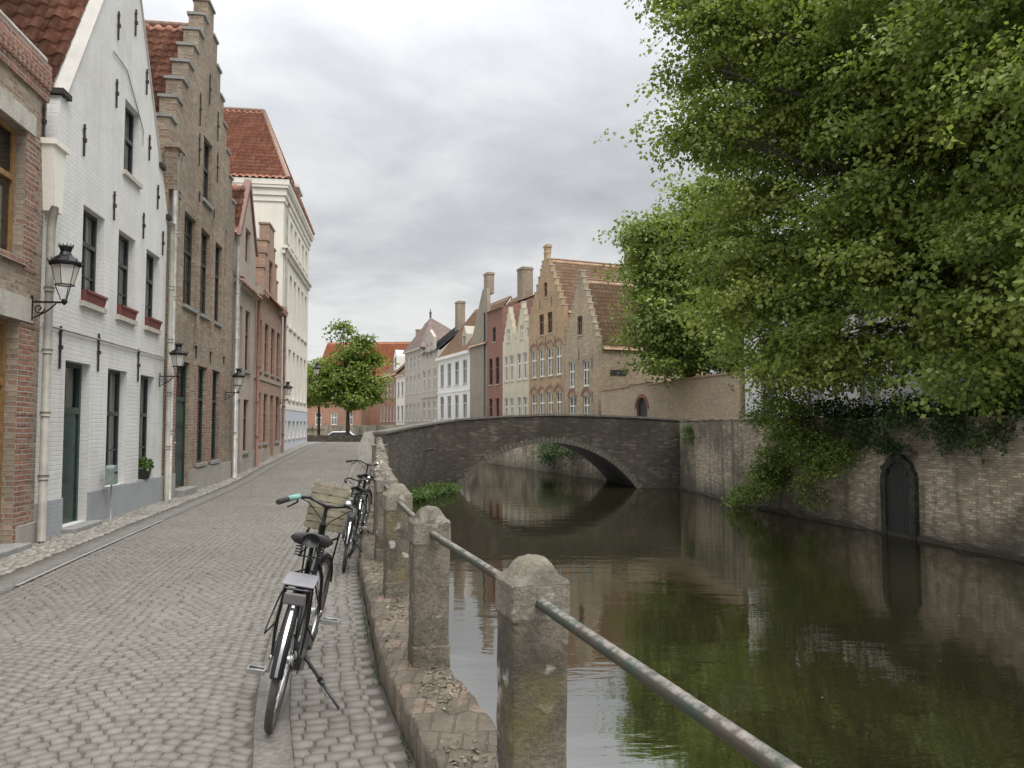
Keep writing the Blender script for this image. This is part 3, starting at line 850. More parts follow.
def pipe(par, pts, mat='zinc', r=.05, brackets=True):
    m = MB(); m.tube(pts, r, 10)
    if brackets:
        (xa, ya, za), (xb, yb, zb) = pts[-2], pts[-1]
        for k in range(1, 5):
            z = za+(zb-za)*k/5; m.tube([(xa, ya, z-.03), (xa, ya, z+.03)], r*1.25, 10)
    return m.build('downpipe', MT[mat], par)

def boxes(name, mat, par, lst):
    for b in lst:
        m = MB(); m.box(*b); m.build(name, MT[mat], par)

def stepped(w, ze_l, ze_r, cx, zt, n, cap=.55):
    """stepped gable outline from right eave over the top to the left eave"""
    pts = []
    xr, xl = w, 0.0
    for i in range(n):
        z = ze_r + (zt-ze_r)*(i+1)/(n+1) if i >= 0 else ze_r
        x = w + (cx+cap/2-w)*(i/n)
        x2 = w + (cx+cap/2-w)*((i+1)/n)
        pts += [(x, z), (x2, z)]
    pts += [(cx+cap/2, zt), (cx-cap/2, zt)]
    lp = []
    for i in range(n):
        z = ze_l + (zt-ze_l)*(i+1)/(n+1)
        x = (cx-cap/2)*(i/n); x2 = (cx-cap/2)*((i+1)/n)
        lp += [(x, z), (x2, z)]
    pts += lp[::-1]
    return pts

def step_caps(par, outline, mat, y0=-.04, y1=.39, h=.07, over=.03):
    """capping slabs on the level treads of a stepped outline"""
    m = MB()
    for a, b in zip(outline[:-1], outline[1:]):
        if abs(a[1]-b[1]) < 1e-6 and abs(a[0]-b[0]) > .15 and a[0] > b[0]:
            m = MB(); m.box(b[0]-over, a[0]+over, y0, y1, a[1]+.002, a[1]+h); m.build('gable_cap', MT[mat], par)

def slope_caps(par, pts, mat, y0=-.05, y1=.40, h=.06):
    m = MB()
    for a, b in zip(pts[:-1], pts[1:]):
        m = MB(); m.prism([(b[0],b[1]+.002),(a[0],a[1]+.002),(a[0],a[1]+h),(b[0],b[1]+h)], y0, y1); m.build('gable_cap', MT[mat], par)

BASE = -.8
def house(name, label, O, ang, w, d, top, wall, ops, roof=None, side_l=None, side_r=None, thick=.35, roof_mat='tile_old', cat='house', rthick=None,
          tile_kw=None, group=None, back_z=None, room=True, oh=.18, roof_y=None):
    """top: list of (x,z) from the right eave over to the left eave. ops: opening rectangles (x0,x1,z0,z1)"""
    h = empty(name, O, ang); tag(h, label, cat, group)
    top = [p for i, p in enumerate(top) if i == 0 or math.dist(p, top[i-1]) > 1e-4]
    m = MB()
    outline = [(0,BASE),(w,BASE)] + list(top)
    holes = [[(x0,z0),(x0,z1),(x1,z1),(x1,z0)] for x0, x1, z0, z1 in ops]
    m.prism(outline, 0, thick, holes)
    zl = side_l if side_l is not None else top[-1][1]; zr = side_r if side_r is not None else top[0][1]
    if roof and roof[0] == 'side':
        rz = roof[1]; y1 = d
        for x, z in ((0, zl), (w, zr)):
            m.add([(x,thick,BASE),(x,d,BASE),(x,d,z),(x,d/2,rz-.05),(x,thick,z)], [(0,1,2,3,4)])
    else:
        for x, z in ((0, zl), (w, zr)):
            m.add([(x,thick,BASE),(x,d,BASE),(x,d,z),(x,thick,z)], [(0,1,2,3)])
    zb = max(zl, zr) if back_z is None else back_z
    if roof and roof[0] == 'front':
        m.add([(0,d,BASE),(w,d,BASE),(w,d,zr),(roof[1],d,roof[2]-.05),(0,d,zl)], [(0,1,2,3,4)])
    else:
        m.add([(0,d,BASE),(w,d,BASE),(w,d,zr),(0,d,zl)], [(0,1,2,3)])
    m.build('wall', MT[wall], h)
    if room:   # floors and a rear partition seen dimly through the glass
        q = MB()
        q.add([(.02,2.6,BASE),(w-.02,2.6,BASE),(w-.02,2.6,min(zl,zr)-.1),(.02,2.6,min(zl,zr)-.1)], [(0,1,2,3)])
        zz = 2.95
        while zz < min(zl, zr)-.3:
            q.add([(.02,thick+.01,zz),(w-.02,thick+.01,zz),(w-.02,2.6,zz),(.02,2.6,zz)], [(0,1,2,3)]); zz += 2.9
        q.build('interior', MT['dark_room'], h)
    kw = dict(tile_kw or {})
    if roof:
        if roof[0] == 'front':
            rx, rz = roof[1], roof[2]; y0 = roof_y if roof_y is not None else thick+.01
            L = Vector((rx, 0, rz-zl)); Rr = Vector((rx-w, 0, rz-zr))
            tiles('roof', h, (-.10, y0, zl-.10*L.z/L.x), (0,1,0), L, d-y0, L.length*(1+.10/L.x), MT[roof_mat], **kw)
            tiles('roof', h, (w+.10, y0, zr-.10*Rr.z/(w-rx)), (0,1,0), Rr, d-y0, Rr.length*(1+.10/(w-rx)), MT[roof_mat], **kw)
            r = MB(); r.tube([(rx,y0,rz+.05),(rx,d+.05,rz+.05)], .10, 8); r.build('ridge', MT['ridge'], h)
        elif roof[0] == 'side':
            rz = roof[1]; ze = zl; half = d/2
            S = Vector((0, half, rz-ze)); k = oh/half
            tiles('roof', h, (-.06, -oh, ze-(rz-ze)*k), (1,0,0), S, w+.12, S.length*(1+k), MT[roof_mat], **kw)
            S2 = Vector((0, -half, rz-ze))
            tiles('roof', h, (-.06, d+oh, ze-(rz-ze)*k), (1,0,0), S2, w+.12, S2.length*(1+k), MT[roof_mat], **kw)
            r = MB(); r.tube([(-.06,half,rz+.05),(w+.06,half,rz+.05)], .10, 8); r.build('ridge', MT['ridge'], h)
    return h

def chimney(par, x, y, z0, z1, sx=.7, sy=.5, mat='brick_brown', pots=0):
    c = MB(); c.box(x-sx/2, x+sx/2, y-sy/2, y+sy/2, z0, z1-.25); c.box(x-sx/2-.06, x+sx/2+.06, y-sy/2-.06, y+sy/2+.06, z1-.25, z1-.08)
    c.box(x-sx/2+.03, x+sx/2-.03, y-sy/2+.03, y+sy/2-.03, z1-.08, z1)
    o = c.build('chimney', MT[mat], par)
    for k in range(pots):
        p = MB(); px_ = x-sx/4+k*sx/2; p.lathe([(.10,0),(.09,.3),(.11,.34),(.08,.34)], (px_, y, z1), 10); p.build('chimney_pot', MT['tile_red'] if False else MT['terracotta'], o)
    return o

# ---- street row: local x runs away from the camera, local z up, local -y is the street
SA = math.atan2(1, -.1475); SX = Vector((-.1475, 1, 0)).normalized()
def street(y, z=0): return (hx(y), y, z)
KS = 1.0108

# 1. brown brick house at the left edge
w1 = 4.6; y1 = 10.5-w1/KS
ops = [(3.10,4.05,3.75,5.45),(.9,2.0,3.75,5.45),(2.55,4.02,-.1,2.95),(.5,1.9,.7,2.95)]
h1 = house('brick_house', 'brown brick house with dentilled cornice and ochre window frames, nearest on the left', street(y1), SA, w1, 7,
           [(w1,6.45),(0,6.45)], 'brick_brown', ops, ('side', 9.2), thick=.38, oh=-.30)
window(h1, *ops[0], mat='wood_ochre', nx=2, tr=(.62,), sill='brick_red', curtain='half')
window(h1, *ops[1], mat='wood_ochre', nx=2, tr=(.62,), sill='brick_red')
window(h1, *ops[3], mat='wood_ochre', nx=2, tr=(.62,), sill='bluestone')
door(h1, 2.55, 4.02, .1, 2.95, mat='wood_ochre', fan=.28)
for (xa, xb, za, zb) in ((4.055,4.42,3.62,5.5),(4.03,4.45,0,2.98)):
    z = za; k = 0; q = MB()
    while z < zb-.03:
        q.box(xa, xb-(.11 if k % 2 else 0), -.012, .02, z, min(zb, z+.136)); z += .144; k += 1
    q.build('quoins', MT['brick_red'], h1)
boxes('lintel', 'lintel', h1, [(2.3, 4.35, -.03, .2, 2.953, 3.27), (2.9, 4.25, -.03, .2, 5.453, 5.72)])
c = MB(); c.box(-.1, w1-.02, -.04, .1, 6.05, 6.20); c.box(-.1, w1-.02, -.06, .1, 6.38, 6.56)
c.build('cornice', MT['brick_red'], h1)
c = MB()
for i in range(38): c.box(-.05+i*.122, .015+i*.122, -.08, .02, 6.203, 6.377)
c.build('dentils', MT['brick_red'], h1)
c = MB(); c.tube([(-.1,.0,6.60),(w1-.12,.0,6.60)], .05, 8); c.build('gutter', MT['zinc'], h1)
boxes('plinth', 'plinth_stone', h1, [(-.05, 2.48, -.05, .02, BASE, .42), (4.08, w1, -.05, .02, BASE, .30)])
anchor_iron(h1, 4.48, 5.75, .5)

MT['cement'] = m_render('weathered_cement', (.46,.44,.40), (.30,.28,.25), .5, .1)
# 2. white gabled house
w2 = 5.62*KS
tp = [(w2,5.9),(w2-.02,6.1),(w2-.42,6.85),(w2-.55,6.85),(3.22,10.35),(2.92,10.35),(.55,6.35),(.42,6.35),(.34,5.55),(-.0,5.45)]
O2 = [(.86,1.80,.10,2.56),(2.55,3.48,.56,2.56),(4.22,5.06,.56,2.56),(1.34,2.22,3.52,5.02),(2.88,3.74,3.52,5.02),(4.38,5.22,3.52,5.02),(3.02,3.84,6.12,7.42)]
h2 = house('white_house', 'whitewashed brick gabled house with grey plinth and narrow dark green windows', street(10.5), SA, w2, 8.5, tp, 'white_brick', O2,
           ('front', 3.07, 10.50), side_l=5.44, side_r=5.9, roof_y=.20)
door(h2, *O2[0], mat='green_paint', fan=.3, y=.15)
for i in (1, 2): window(h2, *O2[i], mat='black_green', nx=2, tr=(.62,), bars=(.3,), y=.12, curtain='full', sill='plinth_grey', sill_out=.02)
for i in (3, 4, 5): window(h2, *O2[i], mat='black_green', nx=2, tr=(.64,), bars=(.3,), y=.12, curtain='full', sill='lintel')
window(h2, *O2[6], mat='black_green', nx=2, tr=(.55,), y=.12, sill='lintel')
slope_caps(h2, [(w2-.55,6.85),(3.22,10.35)], 'cement', -.03, .18, .05); slope_caps(h2, [(2.92,10.35),(.55,6.35)], 'cement', -.03, .18, .05)
k = MB(); boxes('kneeler', 'anchor', h2, [(-.04, .44, -.07, .39, 5.46, 5.56), (.36, .66, -.06, .39, 6.36, 6.44), (w2-.66, w2-.36, -.06, .39, 6.86, 6.94), (w2-.12, w2+.04, -.07, .39, 5.92, 6.02)])
k = MB(); k.prism([(-.13,5.44),(-.02,4.55),(.20,4.55),(.27,5.44)], -.16, .06); k.box(-.16, .30, -.2, .06, 5.44, 5.52); k.build('corbel', MT['cream'], h2)
boxes('plinth', 'plinth_grey', h2, [(xa, xb, -.025, .05, BASE, .54) for xa, xb in ((0,.855),(1.805,2.545),(2.545,w2))])
c = MB(); c.tube([(.05,-.03,2.98),(w2-.05,-.03,3.0)], .016, 6); c2 = MB(); c2.tube([(2.35,-.02,7.95),(3.0,-.02,7.93),(3.95,-.02,7.2),(3.97,-.02,6.9)], .010, 5); c.build('cable', MT['pipe_cream'], h2); c2.build('cable', MT['pipe_cream'], h2)
for x, z in ((.32,4.75),(2.06,2.78),(.62,2.72),(4.02,2.72),(2.58,5.35),(4.12,5.4),(5.35,5.35),(1.25,6.0),(2.55,7.3),(4.35,7.0),(4.95,6.2),(2.55,8.5),(3.4,9.0),(4.1,8.2)):
    anchor_iron(h2, x, z, .5 if z > 3 else .62)
pipe(h2, [(.02,-.13,4.6),(-.06,-.13,4.3),(-.06,-.13,.05)], 'pipe_cream', .055)
pipe(h2, [(w2+.0,-.11,5.85),(w2+.0,-.11,5.6),(w2+.0,-.11,.02)], 'pipe_cream', .05)

# 3. tall brown stepped-gable house
w3 = 6.6*KS
st3 = stepped(w3, 7.55, 7.55, 3.30, 12.35, 7, .62)
O3 = [(.94,2.0,.18,3.05),(2.74,3.66,.66,3.06),(4.22,5.12,.66,3.06),(1.30,2.30,4.36,6.5),(2.80,3.72,4.36,6.5),(4.20,5.14,4.36,6.5),(2.86,3.74,7.25,8.85)]
h3 = house('stepped_gable_house', 'tall weathered buff brick house with stepped gable and dark green door', street(16.13), SA, w3, 9, [(w3,7.4)]+st3+[(0,7.4)], 'brick_yellow', O3,
           ('front', 3.30, 11.75), side_l=7.3, side_r=7.3)
step_caps(h3, st3, 'bluestone')
door(h3, *O3[0], mat='green_paint', fan=.3, y=.09, step_mat='bluestone', step=.16)
for i in (1, 2): window(h3, *O3[i], mat='green_paint', nx=2, tr=(.66,), bars=(.33,), y=.09, sill='bluestone', curtain='half' if i == 1 else None)
for i in (3, 4, 5): window(h3, *O3[i], mat='dark_paint', nx=2, tr=(.60,), bars=(.3,.8), y=.09, sill='bluestone', curtain='full' if i == 4 else None)
window(h3, *O3[6], mat='dark_paint', nx=2, tr=(.55,), y=.09, sill='bluestone')
boxes('plinth', 'plinth_stone', h3, [(0, .88, -.04, .03, BASE, .55), (2.06, w3, -.04, .03, BASE, .55)])
q = MB()     # brick pilaster strips between the bays, and the worn red jambs
boxes('pilaster', 'brick_yellow', h3, [(xa, xa+.22, -.055, .01, 3.5, 7.0) for xa in (.42, 2.36, 3.86, 5.42)])
boxes('quoins', 'brick_red', h3, [(x0-.24, x0-.005, -.016, .02, z0-.05, z1-.05) for x0, x1, z0, z1 in O3[1:3]] + [(x1+.005, x1+.22, -.016, .02, z0-.05, z1-.05) for x0, x1, z0, z1 in O3[1:3]] + [(.05, .86, -.016, .02, .6, 3.0)])
k = MB(); k.prism([(-.12,7.45),(0,6.6),(.34,6.6),(.36,7.45)], -.18, .06); k.box(-.16,.4,-.24,.06,7.45,7.55); k.build('corbel', MT['brick_yellow'], h3)
for x, z in ((2.5,6.9),(4.02,6.9),(.75,6.6),(5.5,6.7),(2.4,8.3),(4.3,8.5),(3.3,10.2),(2.4,9.3),(4.25,9.6),(2.5,3.6),(3.95,3.6),(5.5,3.7)): anchor_iron(h3, x, z, .8)
pipe(h3, [(.12,-.2,7.4),(.06,-.13,7.1),(.06,-.13,.05)], 'zinc', .055)
pipe(h3, [(w3-.05,-.12,7.2),(w3-.05,-.12,6.8),(w3-.05,-.12,.02)], 'zinc', .05)

# 4. narrow greige house with a red verged roof dormer
y4 = 22.78; w4 = 3.42*KS
O4 = [(.48,1.28,.10,2.4),(1.78,2.62,.75,2.42),(.55,1.35,3.35,5.3),(1.85,2.65,3.35,5.3)]
h4 = house('rendered_house', 'narrow grey beige house with steep tiled dormer, left of the faded red house', street(y4), SA, w4, 8, [(w4,6.0),(0,6.0)], 'greige', O4, ('side', 9.5), roof_mat='tile_old')
door(h4, *O4[0], mat='brown_paint', fan=.3, step=.1)
window(h4, *O4[1], mat='brown_paint', nx=2, tr=(.65,), y=.08, sill='bluestone')
for i in (2, 3): window(h4, *O4[i], mat='brown_paint', nx=2, tr=(.62,), y=.08, sill='bluestone')
boxes('cornice', 'greige', h4, [(-.02, w4+.02, -.16, .05, 5.85, 6.02), (-.02,.35,-.26,.05,6.023,6.3), (w4-.35,w4+.02,-.26,.05,6.023,6.3)])
dm = MB(); dx0, dx1 = .35, w4-.35; dm.prism([(dx0,6.0),(dx1,6.0),(dx1,7.5),((dx0+dx1)/2,9.35),(dx0,7.5)], -.06, .25, [[(1.30,6.75),(1.30,7.85),(2.15,7.85),(2.15,6.75)]])
dm.add([(dx0,.25,6),(dx0,3.4,6),(dx0,3.4,7.5),(dx0,.25,7.5)], [(0,1,2,3)]); dm.add([(dx1,.25,6),(dx1,3.4,6),(dx1,3.4,7.5),(dx1,.25,7.5)], [(0,1,2,3)])
dm.build('dormer', MT['greige'], h4)
cx4 = (dx0+dx1)/2
tiles('dormer_roof', h4, (dx0-.12,-.02,7.5-.12*1.85/(cx4-dx0)), (0,1,0), (cx4-dx0,0,1.85), 3.9, 2.38, MT['tile_old'])
tiles('dormer_roof', h4, (dx1+.12,-.02,7.5-.12*1.85/(cx4-dx0)), (0,1,0), (dx0-cx4,0,1.85), 3.9, 2.38, MT['tile_old'])
vg = MB(); vg.prism([(dx0-.16,7.32),(dx0+.02,7.32),(cx4,9.22),(cx4,9.5)], -.12, .1); vg.prism([(dx1+.16,7.32),(cx4,9.5),(cx4,9.22),(dx1-.02,7.32)], -.12, .1); vg.build('verge', MT['pipe_brown'], h4)
window(h4, 1.30, 2.15, 6.75, 7.85, y=.05, mat='brown_paint', nx=2, name='dormer_window')
pipe(h4, [(.1,-.2,6.0),(.05,-.12,5.7),(.05,-.12,.02)], 'zinc', .055)
boxes('plinth', 'plinth_stone', h4, [(0,.42,-.03,.03,BASE,.5), (1.34,w4,-.03,.03,BASE,.5)])

# 5. faded red house with a small stepped gable
y5 = 26.2; w5 = 6.1*KS
O5 = []
for k in range(4):
    x = .62+k*1.42
    O5.append((x, x+.82, .95 if k != 2 else .32, 2.75)); O5.append((x, x+.82, 3.55, 5.35))
g5 = [(w5,6.35),(w5-1.35,6.35),(w5-1.35,7.3),(w5-1.65,7.3),(w5-1.65,7.9),(w5-2.05,7.9),(w5-2.05,8.45),(w5-2.4,8.45),(w5-2.4,9.15),(w5-3.6,9.15),(w5-3.6,8.45),(w5-3.95,8.45),(w5-3.95,7.9),(w5-4.35,7.9),(w5-4.35,7.3),(w5-4.65,7.3),(w5-4.65,6.35),(0,6.35)]
cxg = w5-3.0
O5.append((cxg-.42, cxg+.42, 6.55, 7.85))
h5 = house('red_house', 'faded red brick house of four bays with a small stepped centre gable', street(y5), SA, w5, 8, g5, 'brick_pink', O5, ('side', 9.3), roof_mat='tile_old')
step_caps(h5, g5, 'brick_brown')
for i, o_ in enumerate(O5):
    if i == 4: door(h5, *o_, mat='brown_paint', fan=.28, step=.12)
    else: window(h5, *o_, mat='brown_paint', nx=2, tr=(.62,), y=.08, sill='bluestone', curtain='half' if i in (1,3,7) else None)
boxes('cornice', 'brick_pink', h5, [(-.02, w5-4.7, -.22, .05, 6.15, 6.42), (w5-1.3, w5+.02, -.22, .05, 6.15, 6.42)])
c = MB(); c.box(-.0, w5, -.035, .02, 3.2, 3.34); c.build('string_course', MT['greige'], h5)
boxes('plinth', 'greige', h5, [(0, 3.4, -.03, .03, BASE, .75), (4.36, w5, -.03, .03, BASE, .75)])
chimney(h5, w5-3.0, 1.7, 8.3, 9.55, 1.5, .6, 'brick_yellow')
pipe(h5, [(.08,-.12,6.2),(.05,-.12,5.9),(.05,-.12,.02)], 'pipe_brown', .055)
pipe(h5, [(w5-.05,-.12,6.2),(w5-.05,-.12,5.9),(w5-.05,-.12,.02)], 'pipe_brown', .05)

# 6. tall cream townhouse with a hipped red roof
y6 = 32.3; w6 = 9.2*KS; d6 = 10
O6 = []
for k in range(6):
    x = .65+k*1.43
    O6 += [(x, x+.85, 1.0, 1.75), (x, x+.85, 2.75, 5.0), (x, x+.85, 5.95, 8.35), (x+.02, x+.83, 9.55, 10.75)]
h6 = house('white_townhouse', 'tall cream white townhouse with pale blue plinth, moulded cornice and hipped red tile roof', street(y6), SA, w6, d6, [(w6,11.9),(0,11.9)], 'cream', O6)
for i, o_ in enumerate(O6):
    window(h6, *o_, mat='white_paint' if i % 4 else 'grey_paint', nx=2, tr=(.66,) if i % 4 in (1,2) else (), y=.12, sill='lintel', curtain='full' if i % 5 == 1 else ('half' if i % 3 == 0 else None))
boxes('string_course', 'cream', h6, [(-.04, w6+.04, -.05, .03, 2.28, 2.44), (-.10, w6+.04, -.10, .03, 8.85, 9.05), (-.16, w6+.04, -.2, .03, 9.053, 9.16)])
c = MB()
for (z0, z1, ov) in ((11.05,11.3,.05),(11.3,11.6,.11),(11.6,11.72,.20),(11.72,11.95,.23)):
    c.box(-ov, w6+ov, -ov, -.002, z0, z1); c.box(-ov, -.002, 0, d6+ov, z0, z1)
c.build('cornice', MT['cream'], h6)
p_ = MB(); p_.box(-.03, w6, -.035, .03, BASE, .98); p_.box(-.03, w6, -.035, .03, 1.78, 2.28)
for k in range(7):
    xa = 0 if k == 0 else .65+(k-1)*1.43+.87; xb = w6 if k == 6 else .65+k*1.43-.02
    p_.box(xa, xb, -.035, .03, .98, 1.78)
p_.build('plinth', MT['plinth_blue'], h6)
m = MB(); ov = .20; ez, rz = 11.95, 16.7; hp = 3.6
A = [(-ov,-ov,ez),(w6+ov,-ov,ez),(w6+ov,d6+ov,ez),(-ov,d6+ov,ez)]; yr = 1.7
# ridge runs back from the street
e0 = Vector((-ov,-ov,ez)); 
def hipclip(side):
    cx, w_ = w6/2, w6/2+ov
    def f(c):
        hgt = (c[2]-ez)/(rz-ez)
        if side in ('near', 'far'): return c[1] > -ov + hgt*(yr+ov) - .05
        return abs(c[0]-cx) < w_*(1-hgt) + .08
    return f
cxr = w6/2
sl = Vector((cxr+ov,0,rz-ez))
tiles('roof', h6, (-ov,-ov,ez), (0,1,0), sl, d6+2*ov, sl.length, MT['tile_red'], clip=hipclip('near'))
sl2 = Vector((-(cxr+ov),0,rz-ez))
tiles('roof', h6, (w6+ov,-ov,ez), (0,1,0), sl2, d6+2*ov, sl2.length, MT['tile_red'], clip=hipclip('far'))
sl3 = Vector((0,yr+ov,rz-ez))
tiles('roof', h6, (-ov,-ov,ez), (1,0,0), sl3, w6+2*ov, sl3.length, MT['tile_red'], clip=hipclip('street'))
r = MB(); r.tube([(cxr,yr,rz+.05),(cxr,d6+ov,rz+.05)], .13, 8); r.tube([(-ov,-ov,ez+.05),(cxr,yr,rz+.05)], .11, 8); r.tube([(w6+ov,-ov,ez+.05),(cxr,yr,rz+.05)], .11, 8); r.build('ridge', MT['ridge'], h6)
# parapet piece and dormer at the far end of the cornice
dd = MB(); dd.box(w6-4.6, w6-3.2, .1, 2.4, 11.9, 13.1); dd.box(w6-4.75, w6-3.05, -.02, 2.4, 13.1, 13.25); dd.build('dormer', MT['cream'], h6)
pipe(h6, [(.1,-.2,11.0),(.06,-.13,10.7),(.06,-.13,.3)], 'pipe_cream', .05)

# window boxes, planter, post box on the white house
def to_world(h, p):
    a = h.rotation_euler[2]; c, s = math.cos(a), math.sin(a)
    return Vector((h.location.x + p[0]*c - p[1]*s, h.location.y + p[0]*s + p[1]*c, h.location.z + p[2]))
labs = ['red window box under the first upper window of the white house, nearest the big lantern', 'red window box under the middle upper window of the white house', 'red window box under the upper window of the white house next to the downpipe']
for i, (a, b) in enumerate(((1.36,2.20),(2.90,3.72),(4.40,5.20))):
    fb = MB(); x0, x1 = a-(a+b)/2, b-(a+b)/2
    v_ = [(x0+.03,-.10,0),(x1-.03,-.10,0),(x1-.03,.10,0),(x0+.03,.10,0),(x0,-.13,.17),(x1,-.13,.17),(x1,.12,.17),(x0,.12,.17),(x0+.02,-.11,.17),(x1-.02,-.11,.17),(x1-.02,.10,.17),(x0+.02,.10,.17),(x0+.02,-.11,.13),(x1-.02,-.11,.13),(x1-.02,.10,.13),(x0+.02,.10,.13)]
    fb.add(v_, [(3,2,1,0),(0,1,5,4),(1,2,6,5),(2,3,7,6),(3,0,4,7),(4,5,9,8),(5,6,10,9),(6,7,11,10),(7,4,8,11),(8,9,13,12),(9,10,14,13),(10,11,15,14),(11,8,12,15),(12,13,14,15)])
    fb.add([(x0-.012,-.142,.135),(x1+.012,-.142,.135),(x1+.012,-.142,.175),(x0-.012,-.142,.175),(x0-.012,-.118,.175),(x1+.012,-.118,.175)], [(0,1,2,3),(3,2,5,4)])
    o = fb.build('window_box', MT['terracotta']); o.location = to_world(h2, ((a+b)/2, .05, 3.522)); o.rotation_euler = (0,0,SA)
    tag(o, labs[i], 'planter', 'window boxes of the white house')
pt = empty('planter', to_world(h2, (4.64,.04,.563)), SA)
tag(pt, 'dark planter with green leaves on the ground floor sill of the white house', 'planter')
fb = MB(); fb.lathe([(0,0),(.10,0),(.135,.19),(.15,.19),(.15,.22),(.125,.22),(.12,.18),(0,.18)], (0,0,0), 14); fb.xform(lambda q: Vector((q.x*2.3, q.y*.95, q.z))); fb.build('pot', MT['pot'], pt)
def leaf_blob(name, parent, centres, n, size, mat, seed, up=.5):
    r = np.random.default_rng(seed); V = []; col = []
    for k in range(n):
        c, rad = centres[r.integers(len(centres))]
        d_ = r.normal(size=3); d_ /= np.linalg.norm(d_)
        p = np.array(c) + d_*np.array(rad)*r.uniform(.3,1)**.6
        ax = d_*.6 + r.normal(size=3)*.6; ax[2] += up*.3; ax /= np.linalg.norm(ax)
        nn = np.cross(ax, r.normal(size=3)); nn /= np.linalg.norm(nn); L = size*r.uniform(.6,1.3); wd = L*.36
        V += [p, p+ax*L*.45+nn*wd, p+ax*L, p+ax*L*.45-nn*wd]; col += [r.uniform()]*4
    F = np.arange(len(V)).reshape(-1, 4)
    return np_mesh(name, np.array(V), F, mat, parent, rnd=col)
leaf_blob('foliage', pt, [((-.15,0,.25),(.16,.1,.11)),((.15,0,.26),(.15,.1,.12))], 220, .09, MT['leaf_weed'], 3)
mb_ = empty('post_box', to_world(h2, (2.38,-.16,0)), SA)
tag(mb_, 'small grey green post box on a thin pole before the white house', 'post box')
a = MB(); a.tube([(0,0,-.1),(0,0,.78)], .02, 8); a.build('pole', MT['zinc'], mb_)
a = MB(); a.prism([(-.13,.72),(.13,.72),(.13,1.02)] + [(.13*math.cos(t_), 1.02+.07*math.sin(t_)) for t_ in np.linspace(0, math.pi, 9)[1:-1]] + [(-.13,1.02)], -.09, .09); a.build('box', m_plain('grey_green_paint', (.19,.235,.22), .5, var=.2), mb_, bevel=.008)
a = MB(); a.box(-.10,.10,-.102,-.09,.93,.965); a.build('flap', MT['dark_paint'], mb_)
mb_.scale = (.72,.72,.86)

# ------------------------------------------------------------------ the row beyond the bridge
RREF = Vector((6.0,54.0,0)); RD = Vector((-.385,.923,0)).normalized(); RA = math.atan2(.923*-1, .385)
FZ = 1.0
def rowO(t): p = RREF + RD*t; return (p.x, p.y, FZ)
def far_windows(h, ops, mat='white_paint', tr=(.62,), nx=2, sill='lintel', cur=True, y=.10, bars=()):
    for i, o_ in enumerate(ops):
        window(h, *o_, mat=mat, nx=nx, tr=tr, bars=bars, y=y, sill=sill, curtain=('half' if (i*7) % 3 == 0 else 'full') if cur else None, fw=.095)
def arches(h, ops, mat='brick_red', dz=.02, rise=.38):
    for x0, x1, z0, z1 in ops:
        m = MB(); cx = (x0+x1)/2; w = (x1-x0)/2+.06; n = 12
        pts = [(cx+w*math.cos(a), z1+dz+rise*math.sin(a)) for a in np.linspace(0, math.pi, n)]
        ptq = [(cx+(w+.2)*math.cos(a), z1+dz+(rise+.2)*math.sin(a)) for a in np.linspace(0, math.pi, n)]
        for i in range(n-1): m.prism([pts[i], ptq[i], ptq[i+1], pts[i+1]], -.045, .02)
        m.build('relieving_arch', MT[mat], h)

MT['gable_buff'] = m_brick('buff_gable_brick', (.43,.295,.150), (.53,.385,.215), (.45,.37,.26), alt=(.34,.17,.10), alt_amt=.28, stain=(.16,.13,.10), stain_amt=.4)
MT['gable_grey'] = m_brick('grey_gable_brick', (.42,.325,.205), (.50,.40,.265), (.44,.38,.29), alt=(.25,.17,.12), alt_amt=.25, stain=(.15,.13,.11), stain_amt=.4)
MT['side_brick'] = m_brick('weathered_side_brick', (.30,.225,.16), (.38,.30,.22), (.36,.32,.27), alt=(.22,.16,.11), alt_amt=.25, stain=(.15,.13,.10), stain_amt=.45)
MT['garden_brick'] = m_brick('pinkish_garden_brick', (.46,.36,.24), (.57,.46,.32), (.47,.42,.34), alt=(.40,.26,.17), alt_amt=.35, stain=(.25,.22,.18), stain_amt=.3)
MT['deep_red'] = m_brick('deep_red_brick', (.27,.10,.07), (.33,.13,.09), (.30,.22,.18), alt=(.20,.08,.06), alt_amt=.3, stain_amt=.3)
MT['orange_brick'] = m_brick('orange_red_brick', (.35,.17,.10), (.42,.21,.13), (.36,.28,.22), alt=(.28,.12,.08), alt_amt=.3, stain_amt=.25)
MT['stone_cream'] = m_render('cream_stone', (.60,.55,.42), (.34,.30,.22), .45, .25)
MT['beige_wall'] = m_render('beige_plaster', (.44,.40,.34), (.25,.22,.19), .4, .2)
MT['white_wall'] = m_render('white_plaster', (.72,.71,.67), (.45,.43,.39), .25, .1)
MT['grime_wall'] = m_render('brown_grey_render', (.30,.255,.20), (.16,.14,.11), .55, .4)

def bays(n, w, ww, z0, z1, m0=.5):
    s = (w-2*m0-ww)/(n-1) if n > 1 else 0
    return [(m0+s*i, m0+s*i+ww, z0, z1) for i in range(n)]
far = dict(tw=.30, th=.38, seg=4, amp=.022, step=.06)
